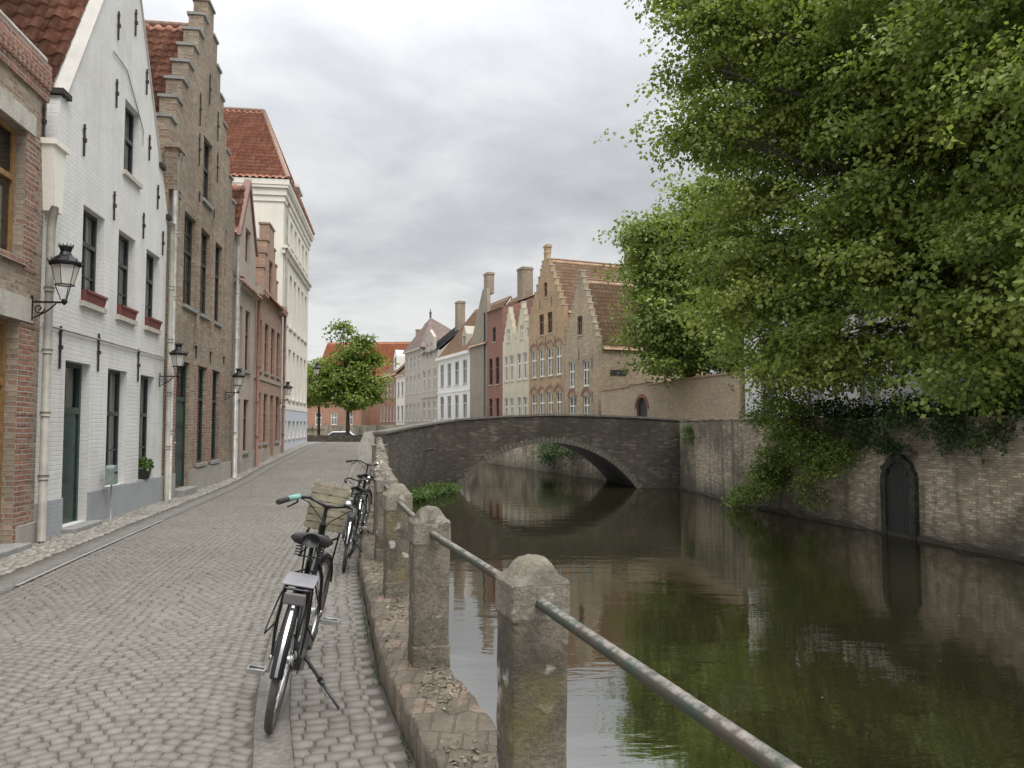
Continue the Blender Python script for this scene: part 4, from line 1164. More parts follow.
# A: small grey-brown stepped gable, corner house
wA = 5.2; stA = stepped(wA, 6.3, 6.3, wA/2, 11.9, 10, .5)
oA = [(.75,1.75,.9,2.7),(2.95,3.95,.9,2.7),(.75,1.70,3.4,5.3),(2.95,3.9,3.4,5.3),(2.15,2.95,7.2,8.6)]
hA = house('gabled_house', 'smaller grey buff stepped gable house beside the garden wall, nearest of the far row', rowO(5.2), RA, wA, 9.5, [(wA,6.0)]+stA+[(0,6.0)], 'gable_grey', oA, ('front', wA/2, 11.3), roof_mat='tile_brown', tile_kw=far, side_l=6.1, side_r=6.1)
far_windows(hA, oA[:4], bars=(.3,)); far_windows(hA, oA[4:], mat='brown_paint'); step_caps(hA, stA, 'lintel'); arches(hA, oA[:2])
q = MB(); q.box(wA-.01, wA+.03, 1.0, 2.3, 4.1, 4.5); q.build('side_window', MT['dark_paint'], hA)
chimney(hA, wA/2, 8.6, 11.0, 13.4, 1.2, .8, 'side_brick')
for x, z in ((1.9,2.4),(4.4,5.0),(2.4,5.8),(4.4,2.6)): anchor_iron(hA, x, z, .8)
# B: the big brown stepped gable
wB = 6.6; stB = stepped(wB, 9.2, 9.2, wB/2, 14.5, 8, .6)
oB = bays(4, wB, 1.05, 1.0, 3.2, .45) + bays(4, wB, 1.05, 4.5, 6.8, .45) + [(2.05,2.95,7.9,9.6),(3.65,4.55,7.9,9.6),(3.0,3.6,10.9,12.1)]
hB = house('gabled_house', 'largest buff and red brick house with tall stepped gable, centre of the far row', rowO(11.85), RA, wB, 11, [(wB,9.2)]+stB+[(0,9.2)], 'gable_buff', oB, ('front', wB/2, 14.0), roof_mat='tile_brown', tile_kw=far, side_l=9.3, side_r=9.3)
far_windows(hB, oB[:8], bars=(.3,)); far_windows(hB, oB[8:], mat='brown_paint', cur=False); step_caps(hB, stB, 'lintel'); arches(hB, oB[:8])
chimney(hB, wB/2+.0, .20, 14.5, 15.2, .55, .4, 'gable_buff'); chimney(hB, wB-2.3, 7.5, 11.2, 15.4, 1.2, .8, 'side_brick')
for x, z in ((1.6,7.2),(3.3,7.4),(5.0,7.2),(2.2,10.4),(4.4,10.4)): anchor_iron(hB, x, z, .8)
# C: cream stone house with twin gables
wC = 5.9; half = wC/2
stC = [(x+half, z) for x, z in stepped(half, 7.6, 7.6, half/2, 11.2, 5, .4)]; stC2 = stepped(half, 7.6, 7.6, half/2, 11.2, 5, .4)
oC = []
for k in (0, 1):
    for x in (.45, 1.7): oC += [(k*half+x, k*half+x+.85, 1.0, 3.0), (k*half+x, k*half+x+.85, 4.5, 6.8)]
    oC += [(k*half+1.1, k*half+1.8, 8.0, 9.2)]
hC = house('stone_house', 'cream stone house with two small stepped gables, between red brick and big buff gable', rowO(17.8), RA, wC, 9, [(wC,7.5)]+stC+stC2+[(0,7.5)], 'stone_cream', oC, ('side', 12.2), roof_mat='tile_brown', tile_kw=far, side_l=7.4, side_r=7.4, oh=-.36)
far_windows(hC, oC, mat='white_paint'); step_caps(hC, stC, 'lintel'); 
# D: narrow deep red house with two big chimneys
wD = 3.9; oD = [(.55,1.35,1.0,3.1),(2.3,3.1,1.0,3.1),(.5,1.4,4.4,6.9),(2.2,3.1,4.4,6.9),(1.4,2.2,8.4,9.8)]
hD = house('red_brick_house', 'narrow deep red brick house with flat top below two massive chimneys', rowO(21.75), RA, wD, 9, [(wD,11.4),(0,11.4)], 'deep_red', oD, ('side', 13.2), roof_mat='tile_brown', tile_kw=far)
far_windows(hD, oD, mat='dark_paint', cur=False)
chimney(hD, 1.3, 3.4, 11.5, 15.8, 1.3, 1.1, 'side_brick'); chimney(hC, .9, 4.4, 11.3, 15.6, 1.3, 1.1, 'side_brick')
# E: blank brown wall with a chimney
wE = 4.9
hE = house('blank_wall_house', 'blank grey brown house front with sloping top and tall chimney, right of the white house', rowO(26.7), RA, wE, 9, [(wE,12.6),(wE-.2,13.9),(wE-1.3,13.9),(.05,8.6),(0,8.6)], 'grime_wall', [], ('side', 13.6), roof_mat='tile_brown', tile_kw=far, side_l=8.6, side_r=8.6)
chimney(hE, wE-.85, .5, 13.4, 15.5, 1.0, .7, 'side_brick')
pipe(hE, [(wE-.5,-.1,11.5),(wE-.5,-.1,11.0),(wE-.5,-.1,0)], 'dark_paint', .07, False)
# F: white four bay house
wF = 11.0; oF = bays(4, wF, 1.35, 1.3, 3.8, .9) + bays(4, wF, 1.35, 4.9, 7.4, .9)
hF = house('white_row_house', 'white plastered four bay house with brown tiled roof and one dormer in the far row', rowO(37.75), RA, wF, 9, [(wF,8.2),(0,8.2)], 'white_wall', oF, ('side', 14.0), roof_mat='tile_brown', tile_kw=far)
far_windows(hF, oF, mat='grey_paint')
boxes('cornice', 'white_paint', hF, [(-.05, wF+.05, -.3, .02, 7.95, 8.25), (0, wF, -.06, .02, 4.15, 4.3)])
dmr = MB(); dmr.prism([(6.8,8.6),(8.2,8.6),(8.2,10.3),(7.5,11.2),(6.8,10.3)], .6, 3.2, [[(7.1,9.0),(7.1,10.1),(7.9,10.1),(7.9,9.0)]]); dmr.build('dormer', MT['beige_wall'], hF)
window(hF, 7.1, 7.9, 9.0, 10.1, y=.7, mat='white_paint', name='dormer_window')
# G: grey-beige gabled house
wG = 6.8; stG = [(wG,9.3),(wG-1.7,9.3),(wG-1.7,11.0),(wG/2,12.0),(1.7,11.0),(1.7,9.3),(0,9.3)]
oG = bays(3, wG, 1.1, 1.1, 3.4, .6) + bays(3, wG, 1.1, 4.6, 7.2, .6) + [(2.2,3.0,8.7,10.4),(3.8,4.6,8.7,10.4)]
hG = house('beige_row_house', 'grey beige house with raised middle gable and dark slate roof in the far row', rowO(44.6), RA, wG, 9, stG, 'beige_wall', oG, ('side', 13.0), roof_mat='slate', tile_kw=dict(tw=.3, th=.3, flat=True))
far_windows(hG, oG, mat='white_paint')
hs_ = MB(); hs_.box(-.04, wG+.04, -.12, .02, 3.9, 4.05); hs_.build('string_course', MT['lintel'], hG)
chimney(hG, wG-1.5, 3.2, 11.8, 15.3, 1.1, .9, 'brick_brown')
# H: beige house with a pyramid roof
wH = 8.0; oH = bays(4, wH, 1.0, 1.1, 3.3, .7) + bays(4, wH, 1.0, 4.6, 6.9, .7) + bays(4, wH, 1.0, 7.8, 9.4, .7)
hH = house('pyramid_roof_house', 'brownish beige house with steep pointed roof in the far row', rowO(52.6), RA, wH, 8, [(wH,10.2),(0,10.2)], 'beige_wall', oH)
far_windows(hH, oH, mat='white_paint')
pr = MB(); ap = (wH-5.0, 2.6, 14.7); base = [(-.3,-.3,10.2),(wH+.3,-.3,10.2),(wH+.3,8.3,10.2),(-.3,8.3,10.2)]
pr.add(base+[ap], [(0,1,4),(1,2,4),(2,3,4),(3,0,4)]); pr.build('roof', MT['steep_roof'], hH)
fi = MB(); fi.lathe([(.16,0),(.11,.4),(.2,.55),(.07,.8),(.02,1.2)], ap, 8); fi.build('finial', MT['slate'], hH)
c = MB(); c.box(-.1, wH+.1, -.3, .02, 10.0, 10.22); c.build('cornice', MT['lintel'], hH)
# I: small white house
wI = 4.6; oI = bays(2, wI, 1.1, 1.1, 3.2, .7) + bays(2, wI, 1.1, 4.4, 6.4, .7)
hI = house('small_white_house', 'small off white two bay house at the left of the beige row', rowO(57.2), RA, wI, 9, [(wI,7.3),(0,7.3)], 'cream', oI, ('side', 11.4), roof_mat='tile_brown', tile_kw=far)
far_windows(hI, oI, mat='grey_paint')
# J: red-brown brick
wJ = 10.4; oJ = bays(5, wJ, 1.0, 1.1, 3.3, .7) + bays(5, wJ, 1.0, 4.5, 6.6, .7)
hJ = house('orange_brick_house', 'orange red brick house with grey brown roof and a white dormer beside the young trees', rowO(67.7), RA, wJ, 10, [(wJ,7.7),(0,7.7)], 'orange_brick', oJ, ('side', 12.4), roof_mat='tile_brown', tile_kw=far)
far_windows(hJ, oJ, mat='white_paint')
dmr = MB(); dmr.prism([(6.6,8.2),(8.4,8.2),(8.4,10.4),(7.5,11.3),(6.6,10.4)], .6, 3.2, [[(7.0,8.8),(7.0,10.2),(8.0,10.2),(8.0,8.8)]]); dmr.build('dormer', MT['white_wall'], hJ)
window(hJ, 7.0, 8.0, 8.8, 10.2, y=.7, mat='grey_paint', name='dormer_window')
chimney(hJ, 8.8, 5, 11.4, 15.2, .8, .7, 'brick_brown')
# K: the big orange roof behind
hK = house('orange_roof_house', 'long house with a big bright orange tiled roof behind the young trees', (-31.5,124,FZ), R(-4), 17, 12, [(17,8.6),(0,8.6)], 'orange_brick', bays(6, 17, 1.1, 4.6, 6.8, .9), ('side', 14.4), roof_mat='tile_orange', tile_kw=dict(tw=.4, th=.5, seg=3))
far_windows(hK, bays(6, 17, 1.1, 4.6, 6.8, .9))
chimney(hK, 15.5, 6, 13.0, 16.6, .9, .9, 'brick_brown')
# L, M: low terrace at the end of the view
oL = bays(6, 15, 1.0, .9, 2.8, .8)
hL = house('low_red_house', 'low red house front seen under the crowns of the young trees', (-38.5,120,FZ-.3), R(-6), 15.5, 8, [(15.5,4.3),(0,4.3)], 'orange_brick', oL, ('side', 6.6), roof_mat='tile_brown', tile_kw=dict(tw=.4, th=.5, seg=3))
far_windows(hL, oL)
oM = bays(4, 10, 1.0, .9, 2.8, .8)
hM = house('low_white_house', 'low pale house front seen past the corner of the cream townhouse', (-49.5,121.5,FZ-.3), R(-6), 10.6, 8, [(10.6,4.3),(0,4.3)], 'white_wall', oM, ('side', 6.6), roof_mat='tile_brown', tile_kw=dict(tw=.4, th=.5, seg=3))
far_windows(hM, oM)

# ---- garden wall with the arched door
G0 = Vector((11.75,39.9,1.0)); G1 = Vector((6.2,53.65,1.0)); gdir = (G0-G1); glen = gdir.length; gA = math.atan2(gdir.y, gdir.x)
gw = empty('garden_wall', G1, gA)
tag(gw, 'long pinkish brick garden wall with a small arched door beyond the bridge', 'wall')
dc = 5.3; r_ = .62; hz = 2.25
dh = [(dc-r_,-.5),(dc-r_,hz-r_)] + [(dc-r_*math.cos(a), hz-r_+r_*1.15*math.sin(a)) for a in np.linspace(0, math.pi, 12)[1:-1]] + [(dc+r_,hz-r_),(dc+r_,-.5)]
topg = [(glen,3.28),(9.2,3.2),(9.2,3.12),(5.9,3.08),(5.9,3.2),(3.8,3.2),(3.8,3.05),(0,2.95)]
m = MB(); m.prism([(0,-.6),(glen,-.6)]+topg, 0, .4, [dh]); m.build('brickwork', MT['garden_brick'], gw)
m = MB()
for (xa, za), (xb, zb) in zip(topg[:-1], topg[1:]):
    if xa-xb > .3:
        m = MB(); m.prism([(xb,zb+.003),(xa,za+.003),(xa,za+.10),(xb,zb+.10)], -.07, .47); m.build('coping', MT['tile_brown'], gw)
m = MB(); n = 14
pa = [(dc-r_*math.cos(a), hz-r_+r_*1.15*math.sin(a)) for a in np.linspace(0, math.pi, n)]; pb = [(dc-(r_+.22)*math.cos(a), hz-r_+(r_*1.15+.22)*math.sin(a)) for a in np.linspace(0, math.pi, n)]
for i in range(n-1): m.prism([pa[i], pa[i+1], pb[i+1], pb[i]], -.04, .05)
m.build('door_arch', MT['deep_red'], gw)
m = MB(); m.box(dc-r_, dc+r_, .16, .22, -.5, hz+.1); m.build('door', MT['dark_paint'], gw)

# ---- pale house behind the big tree
wW = 16; oW = bays(5, wW, 1.1, 1.0, 3.0, 1.2) + bays(5, wW, 1.1, 4.0, 6.0, 1.2)
pw = Vector((11.95,39.6,1.0)); 
hW = house('pale_house', 'white rendered house with grey shutters standing behind the big canal tree', pw, math.atan2(-.93,.37), wW, 8, [(wW,7.0),(0,7.0)], 'white_wall', oW, ('side', 10.5), roof_mat='tile_brown', tile_kw=far)
far_windows(hW, oW, mat='grey_paint')
yh = house('yellow_house', 'pale yellow house glimpsed through the leaves at the right edge', (20.5,33,1.0), math.atan2(-.93,.2), 12, 8, [(12,7.5),(0,7.5)], 'stone_cream', bays(4, 12, 1.1, 1.0, 3.0, 1.0)+bays(4, 12, 1.1, 4.2, 6.2, 1.0), ('side', 10.5), roof_mat='tile_brown', tile_kw=far)
far_windows(yh, bays(4, 12, 1.1, 1.0, 3.0, 1.0)+bays(4, 12, 1.1, 4.2, 6.2, 1.0))
# ------------------------------------------------------------------ trees and plants
def leaves(name, parent, blobs, n_clump, sprays, per, size, mat, seed, spray_r=.42, sig=.55, zmin=-9, droop=.25, cull=None):
    """clumps inside the blobs > sprays > single folded leaves"""
    r = np.random.default_rng(seed)
    C = np.array([b[0] for b in blobs], float); RR = np.array([b[1] for b in blobs], float)
    wgt = np.array([(b[1][0]*b[1][1]*b[1][2])**(2/3)*(b[2] if len(b) > 2 else 1) for b in blobs]); wgt /= wgt.sum()
    bi = r.choice(len(blobs), n_clump, p=wgt)
    d = r.normal(size=(n_clump, 3)); d /= np.linalg.norm(d, axis=1)[:, None]
    rad = (r.uniform(0, 1, n_clump)**.42)*1.02
    cc = C[bi] + d*RR[bi]*rad[:, None]
    ctone = np.clip(r.normal(.45, .26, n_clump), 0, 1)
    csig = sig*r.uniform(.6, 1.35, n_clump)
    ns = n_clump*sprays
    ci = np.repeat(np.arange(n_clump), sprays)
    sp = cc[ci] + r.normal(size=(ns, 3))*csig[ci][:, None]*np.array([1, 1, .36])
    sn = np.array([0, 0, 1.0]) + d[ci]*.55 + r.normal(size=(ns, 3))*.38; sn /= np.linalg.norm(sn, axis=1)[:, None]
    keep = sp[:, 2] > zmin
    if cull is not None: keep &= cull(sp)
    sp, sn, ci = sp[keep], sn[keep], ci[keep]; ns = len(sp)
    li = np.repeat(np.arange(ns), per); n = len(li)
    a = r.uniform(0, 2*np.pi, n); q = spray_r*np.sqrt(r.uniform(0, 1, n))
    N = sn[li]
    t1 = np.cross(N, np.array([.3, .7, .2])); t1 /= np.linalg.norm(t1, axis=1)[:, None]; t2 = np.cross(N, t1)
    rad_d = t1*np.cos(a)[:, None] + t2*np.sin(a)[:, None]
    pos = sp[li] + rad_d*q[:, None] + N*r.normal(0, .05, n)[:, None]
    pos[:, 2] -= droop*q*q/spray_r
    ax = rad_d + r.normal(size=(n, 3))*.55; ax[:, 2] -= .25; ax /= np.linalg.norm(ax, axis=1)[:, None]
    ln = N + r.normal(size=(n, 3))*.45; sd = np.cross(ax, ln); sd /= np.linalg.norm(sd, axis=1)[:, None]
    nn = np.cross(sd, ax)
    L = size*r.uniform(.65, 1.25, n)[:, None]; W = L*.40
    V = np.empty((n, 4, 3))
    V[:, 0] = pos; V[:, 1] = pos + ax*L*.45 + sd*W + nn*L*.08; V[:, 2] = pos + ax*L - nn*L*.10; V[:, 3] = pos + ax*L*.45 - sd*W + nn*L*.08
    tone = np.clip(ctone[ci][li]*.6 + r.uniform(0, 1, n)*.28 + r.uniform(0, 1, ns)[li]*.22, 0, 1)
    F = np.arange(n*4).reshape(-1, 4)
    o = np_mesh(name, V.reshape(-1, 3), F, mat, parent, rnd=np.repeat(tone, 4))
    return o, cc, bi

def limb(mb, a, b, r0, r1, bend, n=6, seed=0):
    a = Vector(a); b = Vector(b); rr = random.Random(seed); pts = []; rs = []
    side = Vector((rr.uniform(-1,1), rr.uniform(-1,1), .4)).normalized()*bend
    for i in range(n+1):
        t = i/n; pts.append(a.lerp(b, t) + side*math.sin(math.pi*t) + Vector((rr.gauss(0,.04), rr.gauss(0,.04), 0))*(b-a).length*.15*(0 < i < n)); rs.append(r0+(r1-r0)*t)
    mb.tube(pts, rs, 8); return pts

def tree(name, label, base, h_trunk, r_trunk, blobs, n_clump, sprays, per, size, mat, seed, group=None, lean=(0,0), **kw):
    root = empty(name, base); tag(root, label, 'tree', group)
    bl = [((b[0][0]-base[0], b[0][1]-base[1], b[0][2]-base[2]), b[1]) + tuple(b[2:]) for b in blobs]
    if 'cull' in kw and kw['cull'] is not None:
        cu = kw['cull']; kw['cull'] = lambda p: cu(p + np.array(base))
    if 'zmin' in kw: kw['zmin'] -= base[2]
    o, cc, bi = leaves('crown', root, bl, n_clump, sprays, per, size, mat, seed, **kw)
    m = MB(); rr = random.Random(seed)
    fork = Vector((lean[0], lean[1], h_trunk))
    pts = [Vector((0,0,-.4)), Vector((0,0,0)), Vector((lean[0]*.15, lean[1]*.15, h_trunk*.35)), Vector((lean[0]*.6, lean[1]*.6, h_trunk*.72)), fork]
    top = max(bl, key=lambda b: b[0][2])[0]
    lead = Vector((top[0]*.8, top[1]*.8, top[2]))
    mid = fork.lerp(lead, .5) + Vector((rr.uniform(-.4,.4), rr.uniform(-.4,.4), 0))*r_trunk*2
    m.tube(pts+[mid, lead], [r_trunk*1.5, r_trunk*1.2, r_trunk, r_trunk*.9, r_trunk*.78, r_trunk*.45, r_trunk*.12], 12)
    for k, b in enumerate(bl):
        s_ = fork.lerp(mid, rr.uniform(0, .9)) if b[0][2] > h_trunk*1.1 else pts[3].lerp(fork, rr.uniform(.2, 1))
        c = Vector(b[0]); e = c + (c-s_).normalized()*min(b[1])*.5
        lp = limb(m, s_, e, r_trunk*.36, r_trunk*.06, .35, 7, seed*31+k)
        idx = np.where(bi == k)[0]
        for j in idx[:max(4, int(len(idx)*.28))]:
            s2 = lp[rr.randint(2, 6)]
            limb(m, s2, cc[j], r_trunk*.10, r_trunk*.02, .22, 4, seed*77+int(j))
    m.build('trunk', MT['bark'], root)
    return root

# the big lime at the right: crown hangs over the canal
big = [((13.6,22.5,12.0),(5.4,6.5,5.5),1.3), ((13.0,24,6.2),(4.8,6.5,2.9),1.2), ((9.6,25.5,12.2),(2.8,4.2,3.2),1.2), ((8.6,27,8.4),(2.0,3.6,2.8),1.1), ((9.0,26,16.0),(3.0,3.5,2.4)),
       ((13,22,17.5),(4.5,5,2.6)), ((10.9,21.8,10.6),(2.4,3.4,3.6),1.3), ((10.6,22.5,6.8),(1.9,2.8,2.0),1.1), ((6.9,24.3,14.6),(1.4,1.6,.75),1.6), ((6.2,24.3,13.1),(1.0,1.2,.5),1.7), ((6.4,24.6,11.3),(1.1,1.5,.6),1.5), ((7.0,25.5,16.6),(1.7,1.6,.9),1.2),
       ((9.5,27.5,4.6),(1.7,3.0,1.5),1.2), ((10.4,24.5,3.6),(1.5,3.4,1.3),1.2), ((12.2,17.5,10),(2.6,3.2,3.6),1.1), ((12.4,16.5,5.6),(2.2,2.6,1.9),1.1), ((12.5,15.2,8.2),(2.0,1.8,2.4),1.1),
       ((12.3,15,12.5),(2.6,2.4,2.5),1.1), ((11.2,19.5,3.4),(1.3,2.5,.9)), ((18,25,10),(4.5,7,6),.6), ((12.3,18.8,3.1),(1.4,2.0,.8)),((8.0,26.0,5.9),(1.0,1.6,.9))]
def notch(p):   # a gap in the foliage where a dark limb shows, and the ragged upper left edge
    u = 512 + 773*p[:, 0]/p[:, 1]
    return ~((np.abs(p[:,0]-12.6) < .9) & (np.abs(p[:,2]-7.3) < .8) & (p[:,1] < 20.5))
tree('lime_tree', 'huge leafy lime tree behind the quay wall, its crown hanging over the canal', (13.6,21.5,1.0), 6.0, .42, big, 860, 24, 18, .15, MT['leaf'], 5, lean=(-.3,.4), spray_r=.42, sig=.66, zmin=1.9, cull=notch)
mid = [((11.7,46.8,10.0),(3.6,4.0,4.8),1.2), ((9.0,45.2,8.0),(1.9,2.8,3.0),1.2), ((9.1,46,12.6),(1.8,2.6,2.2)), ((12.4,46.5,14.6),(2.8,3.2,2.4)), ((8.4,45.4,10.8),(1.3,1.8,1.6)), ((9.7,44.5,5.6),(1.6,2.2,1.4)), ((12.6,43.5,6.5),(2.0,2.6,2.4)), ((8.0,46.5,13.2),(.9,1.2,.9))]
tree('maple_tree', 'tall pale green tree behind the garden wall beside the small grey buff gabled house', (11.0,47.5,1.0), 4.5, .34, mid, 420, 12, 14, .235, MT['leaf2'], 9, spray_r=.6, sig=.62, zmin=4.4)
G = 'young trees at the end of the street'
y1_ = [((-13.0,62,4.9),(2.2,2.2,1.6),1.1), ((-13.0,62,6.6),(1.7,1.7,1.5)), ((-13.7,62,8.9),(.5,.6,1.1),.9), ((-12.0,62,8.3),(.55,.6,.8),.8), ((-11.5,62,4.7),(.9,1.2,1.0)), ((-11.3,62,6.9),(.6,.6,.5),.8), ((-15.0,62,5.0),(1.2,1.5,1.4)), ((-12.4,61.6,3.9),(2.2,1.8,.7))]
tree('street_tree', 'leafy round young tree behind the low wall ending the street, tallest of its group', (-13.15,62,.1), 3.0, .17, y1_, 170, 11, 12, .23, MT['leaf_far'], 21, G, spray_r=.45, sig=.40, zmin=2.9)
y2_ = [((-16.2,64.5,5.2),(1.3,1.3,1.4)), ((-16.0,64.5,6.4),(.6,.7,.8)), ((-16.8,64.5,4.4),(1.0,1.2,.9))]
tree('street_tree', 'smaller thin trunked young tree between the tallest young tree and the cream townhouse', (-16.1,64.5,.1), 3.0, .12, y2_, 60, 10, 11, .20, MT['leaf_far'], 22, G, spray_r=.42, sig=.36, zmin=3.2)
y3_ = [((-20.5,75,6.0),(1.6,1.6,2.0)), ((-20.6,75,4.6),(1.4,1.4,.9))]
tree('street_tree', 'farthest young tree, half hidden behind the corner of the cream townhouse', (-20.4,75,.0), 3.2, .13, y3_, 60, 10, 11, .22, MT['leaf_far'], 23, G, spray_r=.42, sig=.4, zmin=3.6)

# hanging greenery over the quay wall
def bush(name, label, base, blobs, n_clump, sprays, per, size, mat, seed, cat='bush', stems=True, group=None, **kw):
    root = empty(name, base); tag(root, label, cat, group)
    bl = [((b[0][0]-base[0], b[0][1]-base[1], b[0][2]-base[2]), b[1]) + tuple(b[2:]) for b in blobs]
    if 'zmin' in kw: kw['zmin'] -= base[2]
    o, cc, bi = leaves('foliage', root, bl, n_clump, sprays, per, size, mat, seed, **kw)
    if stems:
        m = MB(); rr = random.Random(seed)
        for j in range(0, len(cc), 2):
            limb(m, (rr.uniform(-.15,.15), rr.uniform(-.3,.3), 0), cc[j], .022, .006, .2, 5, seed+j)
        m.build('stem', MT['bark'], root)
    return root
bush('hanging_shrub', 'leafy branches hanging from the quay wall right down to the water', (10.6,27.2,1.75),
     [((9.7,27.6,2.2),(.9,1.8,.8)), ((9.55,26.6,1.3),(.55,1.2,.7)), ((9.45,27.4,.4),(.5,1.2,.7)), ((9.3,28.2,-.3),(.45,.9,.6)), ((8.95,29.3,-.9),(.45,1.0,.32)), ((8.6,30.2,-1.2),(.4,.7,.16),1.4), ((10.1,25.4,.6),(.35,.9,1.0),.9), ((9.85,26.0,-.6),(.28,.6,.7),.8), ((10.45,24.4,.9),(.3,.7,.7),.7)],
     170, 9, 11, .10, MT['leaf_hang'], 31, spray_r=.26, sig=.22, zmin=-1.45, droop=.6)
hb = []
for i, (x, y) in enumerate(((11.2,26),(11.9,23.5),(12.5,21),(13.1,18.5),(13.6,16),(14.1,13.5))): hb.append(((x,y,1.9),(.85,1.7,.75)))
ov = []
for i in range(9):
    t_ = i/8; x = 10.75+t_*2.55; y = 25.2-t_*11.2; ov.append(((x,y,1.62-.25*math.sin(i*2.1)),(.30,.95,.34+.14*math.sin(i*1.7))))
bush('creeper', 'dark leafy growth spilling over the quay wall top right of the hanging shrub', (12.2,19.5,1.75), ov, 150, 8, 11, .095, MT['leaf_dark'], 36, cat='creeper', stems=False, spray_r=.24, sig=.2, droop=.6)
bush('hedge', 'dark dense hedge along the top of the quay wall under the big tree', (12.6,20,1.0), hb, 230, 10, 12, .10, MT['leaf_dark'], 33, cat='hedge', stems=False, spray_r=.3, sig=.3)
for i, (x, y, z, rx, rz, lab) in enumerate(((8.75,37.6,1.3,.32,.5,'small tuft of weeds at the top of the quay wall beside the bridge'), (10.95,22.45,1.02,.34,.24,'dark tuft of weeds growing on the arched water gate'), (11.65,20.2,1.5,.4,.6,'ivy patch drooping over the quay wall just right of the water gate'), (12.65,15.0,1.1,.4,1.1,'dark creeper hanging down the quay wall at the right edge'))):
    bush('wall_plant', lab, (x+.15,y,z), [((x-.12,y,z),(rx*.5,rx*1.4,rz))], 16 if i < 3 else 34, 7, 9, .075, MT['leaf_dark'] if i else MT['leaf_weed'], 40+i, cat='plant', stems=False, spray_r=.16, sig=.14)
bush('bank_plants', 'low green plants at the waterline beneath the bridge wing wall', (-3.9,34.6,-1.6), [((-4.0,33.2,-1.35),(.35,1.2,.22)), ((-3.6,35.2,-1.3),(.35,1.1,.26)), ((-2.95,36.9,-1.4),(.3,.8,.18))], 70, 7, 9, .085, MT['leaf_weed'], 51, cat='plants', stems=False, spray_r=.18, sig=.16, zmin=-1.58)
bush('creeper', 'green creeper hanging on the far quay wall seen through the bridge arch', (3.2,51,1.2), [((2.6,52,-.1),(.4,3.2,.9)), ((3.9,48.4,.2),(.4,1.5,.8))], 70, 8, 9, .13, MT['leaf_dark'], 52, cat='creeper', stems=False, spray_r=.3, sig=.3, zmin=-1.5)
# moss and grass tufts in the joint at the foot of the canal wall
r = np.random.default_rng(77); V = []; col = []
for k in range(2600):
    y = r.uniform(2.6, 24); a = .262 + abs(r.normal(0, .016))
    if math.sin(y*2.3)+math.sin(y*5.1+1) < -.2: continue
    x, yy, _ = P(y, a); h = r.uniform(.008, .032); an = r.uniform(0, 6.28); w_ = .004
    b = np.array([float(x), float(yy), float(zs(y))+.005]); tip = b + np.array([r.normal(0,.012), r.normal(0,.012), h])
    V += [b + np.array([math.cos(an)*w_, math.sin(an)*w_, 0]), b - np.array([math.cos(an)*w_, math.sin(an)*w_, 0]), tip]; col += [r.uniform(0, .8)]*3
tag(np_mesh('grass', np.array(V), np.arange(len(V)).reshape(-1, 3), MT['leaf_weed'], rnd=col), 'fringe of moss and short grass along the foot of the canal wall', 'grass', kind='stuff')

# dead leaves, crumbled mortar and moss lying on the coping
r = np.random.default_rng(78); V = []; col = []
for k in range(5200):
    y = r.uniform(1.2, 14); a = r.uniform(-.11, .20)
    if math.sin(y*3.1+a*20)+math.sin(y*7.3+2)+r.normal(0,.5) < (.1 if a < .08 else .9): continue
    x, yy, _ = P(y, a); sz = r.uniform(.005, .017); an = r.uniform(0, 6.28); zc = .190+float(zs(y))
    for q in range(4):
        t_ = an + q*math.pi/2 + r.normal(0,.3); V.append((float(x)+math.cos(t_)*sz*r.uniform(.6,1.2), float(yy)+math.sin(t_)*sz*r.uniform(.6,1.2), zc+r.uniform(-.003,.009)))
    col += [r.uniform()]*4
MT['litter'] = m_sett('leaf_litter', (.05,.04,.025), (.13,.10,.06), (.24,.20,.14))
tag(np_mesh('leaf_litter', np.array(V), np.arange(len(V)).reshape(-1, 4), MT['litter'], rnd=col), 'dead leaves, crumbs and moss lying on top of the canal wall', 'litter', kind='stuff')

# fallen leaves and scum drifting on the canal
r = np.random.default_rng(79); V = []; col = []
for k in range(110):
    y = 5 + 33*r.uniform()**1.3; xr = 16.16-.222*y; xl = float(np.interp(y, _gy, _gx))
    t_ = r.uniform()**.5 if r.uniform() < .6 else r.uniform(); x = xl+.4+(xr-xl-.7)*t_
    sz = r.uniform(.010, .030); an = r.uniform(0, 6.28)
    for q in range(4):
        b_ = an+q*math.pi/2; V.append((x+math.cos(b_)*sz*(1 if q % 2 else .5), y+math.sin(b_)*sz*(1 if q % 2 else .5), -1.594))
    col += [r.uniform()]*4
tag(np_mesh('floating_leaves', np.array(V), np.arange(len(V)).reshape(-1, 4), MT['litter'], rnd=col), 'small fallen leaves drifting on the canal water', 'leaves', kind='stuff')
